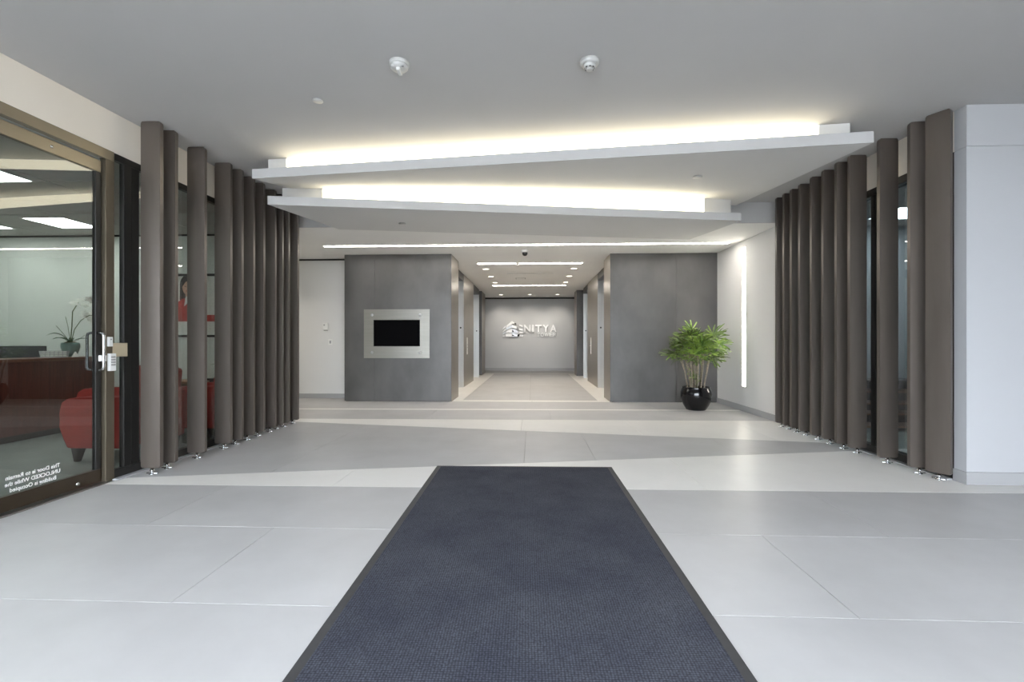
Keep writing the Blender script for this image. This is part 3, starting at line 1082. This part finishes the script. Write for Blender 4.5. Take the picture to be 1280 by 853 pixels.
for (x, y, z, r, lab) in ((-1.757, 3.87, ZC(3.87), 0.042, 'flat round sprinkler cap on the front ceiling left of the alarms'),
                          (1.79, 5.28, zA(1.79, 5.28), 0.052, 'flat round sprinkler cap on the nearer sloped ceiling panel'),
                          (-1.80, 6.60, zB(-1.80, 6.60), 0.050, 'small round sprinkler cap on the farther sloped ceiling panel')):
    o = ceil_thing('fire_sprinkler', lab, 'sprinkler', x, y, z)
    obj('plate', lathe(B(), [(0, -0.010), (r, -0.010), (r, -0.013), (0, -0.014)], 24), M['alarm'], o, True)
    obj('collar', lathe(B(), [(r * 0.8, 0.006), (r * 0.8, -0.010), (0, -0.010)], 20), M['base'], o, True)
o = ceil_thing('fire_sprinkler', 'small pendant sprinkler in the gap of the corridor slot light', 'sprinkler', -0.322, 10.79, ZB(10.79))
obj('escutcheon', lathe(B(), [(0, -0.001), (0.035, -0.001), (0.03, -0.012), (0, -0.014)], 18), M['base'], o, True)
obj('deflector', lathe(B(), [(0, -0.013), (0.008, -0.013), (0.008, -0.032), (0.024, -0.034), (0.024, -0.037), (0, -0.037)], 14), M['chrome'], o, True)
o = ceil_thing('security_camera', 'small dark dome security camera on the ceiling before the corridor', 'camera', -0.135, 9.15, ZB(9.15))
obj('mount', lathe(B(), [(0, 0.0), (0.066, 0.0), (0.066, -0.04), (0.06, -0.05), (0, -0.05)], 24), M['white'], o, True)
obj('dome', lathe(B(), [(0.050, -0.049), (0.050, -0.075), (0.042, -0.098), (0.024, -0.112), (0, -0.116)], 20), M['black'], o, True)
o = ceil_thing('air_diffuser', 'long thin grey linear air diffuser in the corridor ceiling', 'vent', -0.05, 12.5, ZB(12.5))
obj('frame', box(B(), -0.62, 0.62, -0.035, 0.035, -0.004, -0.0005), M['white'], o)
obj('slot', box(B(), -0.60, 0.60, -0.012, 0.012, -0.0055, -0.0035), M['base'], o)
o = ceil_thing('ceiling_hatch', 'small square access hatch in the middle of the corridor ceiling', 'hatch', -0.32, 13.55, ZB(13.55))
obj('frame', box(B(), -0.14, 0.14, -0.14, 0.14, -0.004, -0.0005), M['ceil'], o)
obj('panel', box(B(), -0.12, 0.12, -0.12, 0.12, -0.006, -0.0035), M['white'], o)

# ================================================================== SIGN
sg = thing('lobby_sign', 'raised NITYA TOWER lettering with mirrored building emblem on the end wall', 'sign', (0, 20.0, 1.40))
def letters(s, x0, x1, z0, z1, off, dep):
    # glyph run fitted into the box x0..x1, z0..z1
    n = len(s)
    cw = (x1 - x0) / sum({'I': 0.5, 'W': 1.25}.get(c, 1.0) for c in s)
    x = x0
    for c in s:
        w = cw * {'I': 0.5, 'W': 1.25}.get(c, 1.0)
        me = text_mesh('letter', c, 1.0, dep, M['letter'], off)
        xs = [v.co.x for v in me.vertices]
        ys = [v.co.y for v in me.vertices]
        fill = 0.62 if c == 'I' else 0.88
        sx = w * fill / (max(xs) - min(xs))
        sy = (z1 - z0) / (max(ys) - min(ys))
        for v in me.vertices:
            px = (v.co.x - min(xs)) * sx + x + w * (1 - fill) / 2
            pz = (v.co.y - min(ys)) * sy + z0
            v.co = (px, -v.co.z - 0.06, pz)
        me.update()
        obj('letter', me, M['letter'], sg)
        x += w


letters('NITYA', -0.345, 1.03, 0.205, 0.510, 0.022, 0.02)
letters('TOWER', 0.185, 1.03, 0.02, 0.175, 0.004, 0.015)
# emblem: stacked floors of a corner building, cut from polished plate
def em(pts, m, y=0.06):
    # pts in the emblem frame, x 130..535, y 95..425 (downwards)
    P = [(-1.235 + (a - 130) / 405 * 0.86, (425 - b) / 330 * 0.67) for a, b in pts]
    bm = B()
    hexa(bm, [(a, -y - 0.02, b) for a, b in P], [(a, -y, b) for a, b in P])
    obj('emblem_piece', bm, m, sg)


em([(200, 245), (318, 165), (318, 98), (210, 190)], M['letter'])
em([(322, 98), (322, 150), (368, 160), (368, 132)], M['letter'])
em([(372, 134), (372, 160), (400, 172), (408, 152)], M['screen'])
em([(200, 290), (200, 252), (318, 176), (318, 232)], M['emblem'])
em([(322, 178), (322, 232), (410, 262), (410, 210)], M['letter'])
em([(414, 212), (414, 262), (446, 280), (452, 235)], M['base'])
em([(198, 345), (210, 305), (255, 275), (318, 258), (318, 330), (255, 338)], M['letter'])
em([(322, 258), (322, 330), (380, 332), (432, 352), (432, 310), (385, 272)], M['emblem'])
em([(322, 285), (330, 320), (350, 326), (350, 296)], M['screen'], 0.082)
em([(198, 415), (198, 365), (255, 352), (318, 348), (318, 415)], M['letter'])
em([(322, 348), (322, 415), (425, 415), (425, 372), (380, 352)], M['emblem'])
em([(322, 375), (322, 395), (360, 400), (360, 388)], M['screen'], 0.082)
em([(430, 385), (430, 415), (455, 415), (470, 370), (450, 365)], M['screen'])
em([(465, 168), (465, 195), (528, 222), (528, 190)], M['letter'])
em([(450, 250), (465, 285), (530, 292), (530, 262)], M['letter'])
em([(465, 312), (465, 342), (530, 348), (530, 318)], M['letter'])
em([(480, 380), (480, 412), (498, 412), (498, 380)], M['letter'])
em([(508, 380), (508, 415), (530, 415), (530, 380)], M['letter'])
em([(132, 272), (145, 245), (195, 190), (195, 225)], M['letter'])
em([(134, 330), (145, 300), (195, 250), (195, 288)], M['letter'])
em([(136, 372), (142, 345), (190, 310), (192, 345)], M['emblem'])
em([(136, 412), (140, 395), (180, 390), (180, 412)], M['letter'])

# ================================================================== POTTED PALM
pp = thing('potted_palm', 'tall lady palm with many canes in a glossy black pot', 'plant', (2.90, 8.62, 0))
obj('pot', lathe(B(), [(0, 0), (0.160, 0), (0.170, 0.010), (0.212, 0.08), (0.248, 0.16), (0.264, 0.24), (0.262, 0.31), (0.246, 0.365), (0.230, 0.388), (0.236, 0.398), (0.232, 0.405), (0.212, 0.405), (0.205, 0.36), (0, 0.36)], 40), M['pot'], pp, True)
obj('soil', lathe(B(), [(0, 0.372), (0.12, 0.370), (0.203, 0.362)], 24), M['soil'], pp, True)


def frond_mesh(n, size, rnd):
    """a fan of n folded leaflets opening along +X"""
    bm = B()
    tube(bm, [(-size * 0.55, 0, -size * 0.05), (-size * 0.25, 0, 0.0), (0, 0, 0)], [0.004, 0.0035, 0.003], 5)
    spread = rnd.uniform(2.5, 3.4)
    for i in range(n):
        a = -spread / 2 + spread * i / (n - 1) + rnd.uniform(-0.06, 0.06)
        L = size * (0.80 + 0.25 * math.cos(a * 0.8)) * rnd.uniform(0.88, 1.1)
        w = size * rnd.uniform(0.046, 0.066)
        droop = rnd.uniform(0.10, 0.42)
        ca, sa = math.cos(a), math.sin(a)
        segs = 5
        prev = None
        for k in range(segs + 1):
            t = k / segs
            r = L * t
            z = 0.10 * L * t - droop * L * t * t
            ww = w * (0.35 + 1.2 * t if t < 0.5 else 0.95) * (1.0 if t < 0.85 else 0.55)
            c = Vector((ca * r * (1 - 0.12 * t * t), sa * r * (1 - 0.12 * t * t), z))
            nrm = Vector((-sa, ca, 0))
            row = [bm.verts.new(c - nrm * ww + Vector((0, 0, ww * 0.35))), bm.verts.new(c), bm.verts.new(c + nrm * ww + Vector((0, 0, ww * 0.35)))]
            if prev:
                bm.faces.new((prev[0], prev[1], row[1], row[0]))
                bm.faces.new((prev[1], prev[2], row[2], row[1]))
            prev = row
    me = finish(bm, 'frond', M['leaf'])
    return me


rnd = random.Random(11)
fms = [frond_mesh(rnd.choice((7, 8, 9, 10)), rnd.uniform(0.24, 0.31), rnd) for _ in range(9)]
ncane = 25
for i in range(ncane):
    a = 2 * PI * i * 0.381966
    r0 = 0.165 * math.sqrt((i + 0.5) / ncane)
    bx, by = r0 * math.cos(a), r0 * math.sin(a)
    hgt = rnd.uniform(0.52, 0.80) if i > 3 else rnd.uniform(0.80, 0.92)
    lean = rnd.uniform(0.3, 1.15) * (0.4 if i < 4 else 1.0)
    tx, ty = bx * (1 + lean * 1.1) , by * (1 + lean * 1.1)
    pts = []
    for k in range(7):
        t = k / 6
        pts.append((lerp(bx, tx, t ** 1.4) + rnd.uniform(-0.006, 0.006), lerp(by, ty, t ** 1.4) + rnd.uniform(-0.006, 0.006), 0.365 + hgt * t))
    cm = tube(B(), pts, [0.0075 + rnd.uniform(0, 0.003)] * 6 + [0.005], 7)
    cane = obj('cane', cm, M['cane'], pp, True)
    nf = 3 if i >= 4 else 4
    for j in range(nf):
        t = 1.0 - 0.26 * (j / nf)
        k = min(5, int(t * 6))
        f = t * 6 - k
        base = Vector(pts[k]).lerp(Vector(pts[k + 1]), f)
        az = 2 * PI * (j * 0.381966 + i * 0.23) + rnd.uniform(-0.3, 0.3)
        if i >= 8 and j < 3:
            az = math.atan2(by, bx) + (j - 1) * 1.0
        el = rnd.uniform(-0.05, 0.75) if j else 1.0
        fm = fms[rnd.randrange(len(fms))]
        reach = rnd.uniform(0.10, 0.20)
        if 2.90 + base.x + math.cos(az) * 0.48 > 3.60:      # keep clear of the wall
            az = PI - az
        dirv = Vector((math.cos(az) * math.cos(el), math.sin(az) * math.cos(el), math.sin(el)))
        o = obj('frond', fm, M['leaf'], cane, False)
        s = rnd.uniform(0.72, 1.05)
        o.location = base + dirv * (0.16 * s + 0.02)
        o.rotation_euler = (rnd.uniform(-0.5, 0.5), -el, az)
        o.scale = (s, s, s)
# low shoot by the pot rim
for (x, y, hh) in ((-0.02, -0.10, 0.22), (-0.10, -0.06, 0.33)):
    cane = obj('cane', tube(B(), [(x, y, 0.365), (x * 1.1, y * 1.1, 0.365 + hh)], 0.006, 6), M['stem'], pp, True)
    for j in range(3):
        o = obj('frond', fms[j], M['leaf'], cane, False)
        o.location = (x * 1.1, y * 1.1, 0.365 + hh * (0.6 + 0.2 * j))
        o.rotation_euler = (0, -0.8, 2.1 * j + x * 9)
        o.scale = (0.4, 0.4, 0.4)

# ================================================================== LEFT OFFICE
dk = thing('reception_desk', 'dark cherry reception desk with polished counter behind the glass door', 'desk', (-6.5, 4.9, 0))
obj('front_panel', box(B(), 0.30, 0.34, -1.9, 1.75, 0.08, 0.955, 0.003), M['wood'], dk)
obj('plinth', box(B(), 0.24, 0.30, -1.88, 1.73, 0.0, 0.08), M['leg'], dk)
obj('side_panel', box(B(), -0.40, 0.30, 1.71, 1.75, 0.0, 0.955, 0.003), M['wood'], dk)
obj('side_panel', box(B(), -0.40, 0.30, -1.9, -1.86, 0.0, 0.955, 0.003), M['wood'], dk)
obj('counter', box(B(), -0.10, 0.40, -1.95, 1.80, 0.956, 0.995, 0.006), M['woodtop'], dk)
obj('work_surface', box(B(), -0.75, -0.10, -1.85, 1.70, 0.70, 0.735, 0.004), M['woodtop'], dk)
for yy in (-1.6, 0.0, 1.5):
    obj('pedestal', box(B(), -0.70, -0.15, yy - 0.2, yy + 0.2, 0.0, 0.70, 0.003), M['wood'], dk)

mo = thing('monitor', 'black computer monitor seen from behind on the reception desk', 'monitor', (-6.98, 6.28, 0.738), -0.80)
obj('panel', box(B(), -0.02, 0.02, -0.25, 0.25, 0.10, 0.405, 0.006), M['black'], mo)
obj('stand', box(B(), -0.06, -0.03, -0.03, 0.03, 0.015, 0.25, 0.003), M['black'], mo)
obj('foot', box(B(), -0.14, 0.06, -0.11, 0.11, 0.0, 0.015, 0.003), M['black'], mo)

cl = thing('card_holder', 'low grey card display leaning on the counter beside the orchid', 'card holder', (-6.33, 6.11, 0.995), -0.80)
bm = hexa(B(), [(0.03, -0.13, 0), (0.06, -0.13, 0), (0.06, 0.13, 0), (0.03, 0.13, 0)], [(-0.03, -0.15, 0.085), (-0.015, -0.15, 0.085), (-0.015, 0.15, 0.085), (-0.03, 0.15, 0.085)])
obj('board', bm, M['base'], cl)
for r in range(3):
    for c in range(6):
        z = 0.014 + r * 0.024
        x = 0.06 - 0.075 * (z / 0.085) + 0.001
        obj('card', box(B(), x - 0.004, x + 0.002, -0.122 + c * 0.041, -0.087 + c * 0.041, z, z + 0.017), M['paper'], cl)
pc = thing('paper_tent', 'tiny folded white paper tent before the orchid pot', 'card', (-6.17, 6.24, 0.995), -0.8)
obj('sheet', hexa(B(), [(-0.03, -0.04, 0), (0.03, -0.04, 0), (0.03, 0.04, 0), (-0.03, 0.04, 0)], [(-0.002, -0.006, 0.07), (0.002, -0.006, 0.07), (0.002, 0.006, 0.07), (-0.002, 0.006, 0.07)]), M['paper'], pc)
obj('print', box(B(), 0.028, 0.032, -0.02, 0.02, 0.001, 0.003), M['print'], pc)


def flower(parent, name, loc, size, m, rnd, n=5):
    bm = B()
    for k in range(n):
        a = 2 * PI * k / n + rnd.uniform(-0.2, 0.2)
        pts = [(0, 0), (0.35, 0.30), (0.75, 0.36), (1.0, 0.0), (0.75, -0.36), (0.35, -0.30)]
        vs = []
        for u, v in pts:
            x = (u * math.cos(a) - v * math.sin(a)) * size
            y = (u * math.sin(a) + v * math.cos(a)) * size
            vs.append(bm.verts.new((x, y, -0.25 * size * u * u + (0.002 * k))))
        bm.faces.new(vs)
    lathe(bm, [(0, 0.01), (size * 0.16, 0.006), (0, 0.0)], 6)
    o = obj(name, bm, m, parent)
    o.location = loc
    o.rotation_euler = (rnd.uniform(0.7, 1.5), rnd.uniform(-0.4, 0.4), rnd.uniform(0.2, 1.4))
    return o


def oleaf(parent, base, az, L, w, rise, m):
    bm = B()
    prev = None
    for k in range(7):
        t = k / 6
        ww = w * math.sin(PI * min(1, 0.12 + 0.88 * t)) if t < 1 else 0.003
        r = L * t
        z = rise * L * (t - 0.75 * t * t)
        c = Vector((math.cos(az) * r, math.sin(az) * r, z))
        nn = Vector((-math.sin(az), math.cos(az), 0)) * ww
        row = [bm.verts.new(c - nn + Vector((0, 0, ww * 0.3))), bm.verts.new(c), bm.verts.new(c + nn + Vector((0, 0, ww * 0.3)))]
        if prev:
            bm.faces.new((prev[0], prev[1], row[1], row[0]))
            bm.faces.new((prev[1], prev[2], row[2], row[1]))
        prev = row
    o = obj('leaf', bm, m, parent)
    o.location = base
    return o


rnd = random.Random(3)
oc = thing('white_orchid', 'white orchid in a celadon pot on the reception counter', 'plant', (-6.32, 6.32, 0.995))
obj('pot', lathe(B(), [(0, 0), (0.058, 0), (0.080, 0.05), (0.102, 0.13), (0.102, 0.17), (0.092, 0.195), (0.085, 0.195), (0.09, 0.165), (0, 0.165)], 28), M['teal'], oc, True)
obj('moss', lathe(B(), [(0, 0.21), (0.05, 0.205), (0.088, 0.18)], 16), M['moss'], oc, True)
st = obj('flower_stem', tube(B(), [(0.0, 0.0, 0.19), (0.02, 0.0, 0.40), (0.01, 0.02, 0.62), (0.05, 0.06, 0.74), (0.10, 0.13, 0.79), (0.14, 0.22, 0.77)], 0.006, 6), M['stem'], oc, True)
st2 = obj('flower_stem', tube(B(), [(0.0, 0.01, 0.19), (0.02, 0.04, 0.38), (0.05, 0.10, 0.50), (0.10, 0.18, 0.58), (0.13, 0.23, 0.57)], 0.005, 6), M['stem'], oc, True)
for p in ((0.03, 0.02, 0.74), (0.07, 0.07, 0.78), (0.08, 0.12, 0.72), (0.12, 0.16, 0.80), (0.13, 0.20, 0.74), (0.15, 0.25, 0.77)):
    flower(st, 'bloom', p, 0.058, M['petal'], rnd)
for p in ((0.07, 0.13, 0.60), (0.09, 0.17, 0.55), (0.11, 0.21, 0.60), (0.12, 0.19, 0.51), (0.13, 0.25, 0.57)):
    flower(st2, 'bloom', p, 0.055, M['petal'], rnd)
for az, L, w, r in ((3.9, 0.24, 0.045, 1.6), (4.6, 0.22, 0.042, 0.9), (5.3, 0.20, 0.04, 0.6), (0.9, 0.20, 0.035, 0.9), (2.2, 0.2, 0.03, 1.0)):
    oleaf(oc, (0, 0, 0.19), az, L, w, r, M['oleaf'])
for e in ((-0.06, -0.14, 0.42), (0.0, -0.07, 0.55), (0.08, 0.13, 0.30)):
    obj('root_shoot', tube(B(), [(0, 0, 0.19), (e[0] * 0.5, e[1] * 0.5, e[2] * 0.75), e], 0.003, 5), M['stem'], oc, True)


def armchair(loc, rz, label):
    c = thing('armchair', label, 'chair', loc, rz, 'red armchairs in the left office')
    # faces -X, back at +X
    def side(y0, y1):
        pr = [(-0.36, 0.60), (-0.385, 0.50), (-0.375, 0.36), (-0.345, 0.24), (-0.30, 0.145), (0.34, 0.145), (0.36, 0.50), (0.345, 0.66), (-0.10, 0.655), (-0.30, 0.64)]
        bm = B()
        hexa(bm, [(x, y0, z) for x, z in pr], [(x, y1, z) for x, z in pr])
        es = [e for e in bm.edges]
        bmesh.ops.bevel(bm, geom=es, offset=0.02, segments=2, profile=0.5, affect='EDGES')
        return bm
    obj('arm', side(-0.38, -0.25), M['red'], c)
    obj('arm', side(0.25, 0.38), M['red'], c)
    obj('seat_cushion', box(B(), -0.36, 0.24, -0.245, 0.245, 0.30, 0.46, 0.035), M['red'], c)
    obj('seat_base', box(B(), -0.30, 0.26, -0.248, 0.248, 0.145, 0.298, 0.01), M['red'], c)
    bk = hexa(B(), [(0.20, -0.30, 0.42), (0.345, -0.30, 0.42), (0.345, 0.30, 0.42), (0.20, 0.30, 0.42)], [(0.30, -0.28, 0.93), (0.40, -0.28, 0.90), (0.40, 0.28, 0.90), (0.30, 0.28, 0.93)])
    bmesh.ops.bevel(bk, geom=list(bk.edges), offset=0.03, segments=3, profile=0.5, affect='EDGES')
    obj('backrest', bk, M['red'], c)
    for sx, x in ((-1, -0.25), (1, 0.27)):
        for y in (-0.30, 0.30):
            lg = hexa(B(), [(x - 0.02 + sx * 0.015, y - 0.02, 0), (x + 0.02 + sx * 0.015, y - 0.02, 0), (x + 0.02 + sx * 0.015, y + 0.02, 0), (x - 0.02 + sx * 0.015, y + 0.02, 0)],
                      [(x - 0.045, y - 0.04, 0.15), (x + 0.045, y - 0.04, 0.15), (x + 0.045, y + 0.04, 0.15), (x - 0.045, y + 0.04, 0.15)])
            obj('leg', lg, M['leg'], c)
    return c


ch = armchair((-4.29, 4.93, 0), 0.0, 'red armchair nearest the glass door, seen from its side')
dup(ch, (-5.04, 5.86, 0), 0.0, 'second red armchair, standing closer to the reception desk')
dup(ch, (-4.19, 6.04, 0), 0.0, 'red armchair farthest back, glimpsed between the second and third left fins')

cr = thing('low_credenza', 'low brown wood shelf unit against the left office back wall', 'shelf', (-5.12, 6.90, 0))
obj('back_panel', box(B(), -0.55, 0.55, 0.18, 0.20, 0.0, 0.62), M['shelf'], cr)
for x in (-0.55, -0.01, 0.53):
    obj('upright', box(B(), x, x + 0.02, -0.2, 0.18, 0.0, 0.60), M['shelf'], cr)
for z in (0.05, 0.24, 0.42):
    obj('shelf_board', box(B(), -0.53, 0.53, -0.19, 0.18, z, z + 0.018), M['shelf'], cr)
obj('top', box(B(), -0.57, 0.57, -0.22, 0.20, 0.60, 0.63, 0.003), M['shelf'], cr)

pt = thing('plant_pedestal', 'black square pedestal under the red orchid in the left office', 'pedestal', (-4.36, 6.68, 0))
obj('column', box(B(), -0.15, 0.15, -0.15, 0.15, 0.03, 0.66, 0.004), M['black'], pt)
obj('base', box(B(), -0.17, 0.17, -0.17, 0.17, 0.0, 0.03, 0.004), M['black'], pt)
obj('top', box(B(), -0.17, 0.17, -0.17, 0.17, 0.66, 0.69, 0.004), M['black'], pt)
ro = thing('red_orchid', 'crimson flowering plant in a dark red pot on the black pedestal', 'plant', (-4.36, 6.68, 0.69))
obj('pot', lathe(B(), [(0, 0), (0.07, 0), (0.10, 0.06), (0.115, 0.12), (0.105, 0.15), (0.095, 0.15), (0.10, 0.12), (0, 0.12)], 24), M['vase'], ro, True)
st = obj('flower_stem', tube(B(), [(0, 0, 0.12), (0.01, 0, 0.3), (0.02, 0, 0.52)], 0.005, 6), M['stem'], ro, True)
for k in range(16):
    flower(st, 'bloom', (rnd.uniform(-0.09, 0.11), rnd.uniform(-0.08, 0.08), rnd.uniform(0.36, 0.54)), 0.040, M['redpetal'], rnd)
for k in range(7):
    oleaf(ro, (0, 0, 0.13), k * 0.9, 0.20, 0.04, 1.0, M['oleaf'])

# framed picture and notice on the office back wall
pw = thing('framed_picture', 'framed print of a dark haired person in a red jacket', 'picture', (-5.18, 7.12, 1.27))
bm = B()
for q in ((-0.42, 0.42, 0, 0.035), (-0.42, 0.42, 0.93, 0.965), (-0.42, -0.39, 0.035, 0.93), (0.39, 0.42, 0.035, 0.93)):
    box(bm, q[0], q[1], -0.03, 0, q[2], q[3])
obj('frame', bm, M['frame'], pw)
obj('print', box(B(), -0.39, 0.39, -0.012, -0.002, 0.035, 0.93), M['paper'], pw)
def flat(pts, m, y, up=0.07):
    bm = B()
    hexa(bm, [(a, -y, b + up) for a, b in pts], [(a, -y + 0.001, b + up) for a, b in pts])
    obj('print_area', bm, m, pw)
def ell(cx, cz, rx, rz, n=18):
    return [(cx + rx * math.cos(2 * PI * k / n), cz + rz * math.sin(2 * PI * k / n)) for k in range(n)]
flat(ell(-0.06, 0.72, 0.13, 0.17), M['hair'], 0.0135)
flat([(-0.19, 0.74), (-0.19, 0.50), (-0.10, 0.46), (0.0, 0.46), (0.08, 0.50), (0.07, 0.74)], M['hair'], 0.0135)
flat([(-0.30, 0.30), (-0.26, 0.44), (-0.14, 0.52), (0.02, 0.54), (0.16, 0.50), (0.22, 0.30), (0.22, 0.27), (-0.30, 0.27)], M['jacket'], 0.0145)
flat([(-0.12, 0.40), (-0.10, 0.54), (-0.04, 0.58), (0.01, 0.54), (-0.04, 0.47)], M['paper'], 0.0155)
flat(ell(-0.07, 0.69, 0.078, 0.11), M['skin'], 0.0155)
flat([(-0.10, 0.55), (-0.10, 0.62), (-0.03, 0.62), (-0.03, 0.55)], M['skin'], 0.015)
flat([(-0.15, 0.70), (-0.13, 0.80), (-0.06, 0.83), (0.02, 0.79), (0.03, 0.70), (-0.02, 0.77), (-0.09, 0.78)], M['hair'], 0.0165)
for x in (-0.10, -0.04):
    flat(ell(x, 0.705, 0.012, 0.006, 8), M['hair'], 0.0165)
flat(ell(-0.07, 0.635, 0.022, 0.007, 8), M['jacket'], 0.0165)
flat([(-0.39, 0.24), (-0.39, 0.34), (0.39, 0.34), (0.39, 0.24)], M['jacket'], 0.014, 0)

nt_ = thing('wall_notice', 'white paper notice pinned to the office wall beyond the sidelight', 'notice', (-6.22, 7.12, 1.20))
obj('sheet', box(B(), -0.11, 0.11, -0.004, 0, 0, 0.30), M['paper'], nt_)
for k in range(9):
    obj('print_line', box(B(), -0.08, 0.08 - 0.03 * (k % 3 == 2), -0.0052, -0.0038, 0.035 + k * 0.028, 0.043 + k * 0.028), M['print'], nt_)

# ================================================================== RIGHT OFFICE
bc = thing('dark_credenza', 'long low black credenza with brown wood shelves in the right office', 'cabinet', (5.3, 6.80, 0))
obj('back_panel', box(B(), -1.2, 1.5, 0.17, 0.20, 0.0, 0.66), M['black'], bc)
obj('top', box(B(), -1.22, 1.52, -0.22, 0.20, 0.66, 0.69, 0.003), M['black'], bc)
for x in (-1.2, -0.55, 0.10, 0.75, 1.47):
    obj('upright', box(B(), x, x + 0.03, -0.20, 0.17, 0.0, 0.66), M['black'], bc)
for z in (0.05, 0.22, 0.36, 0.52):
    obj('shelf_board', box(B(), -1.17, 1.47, -0.18, 0.17, z, z + 0.018), M['shelf'], bc)
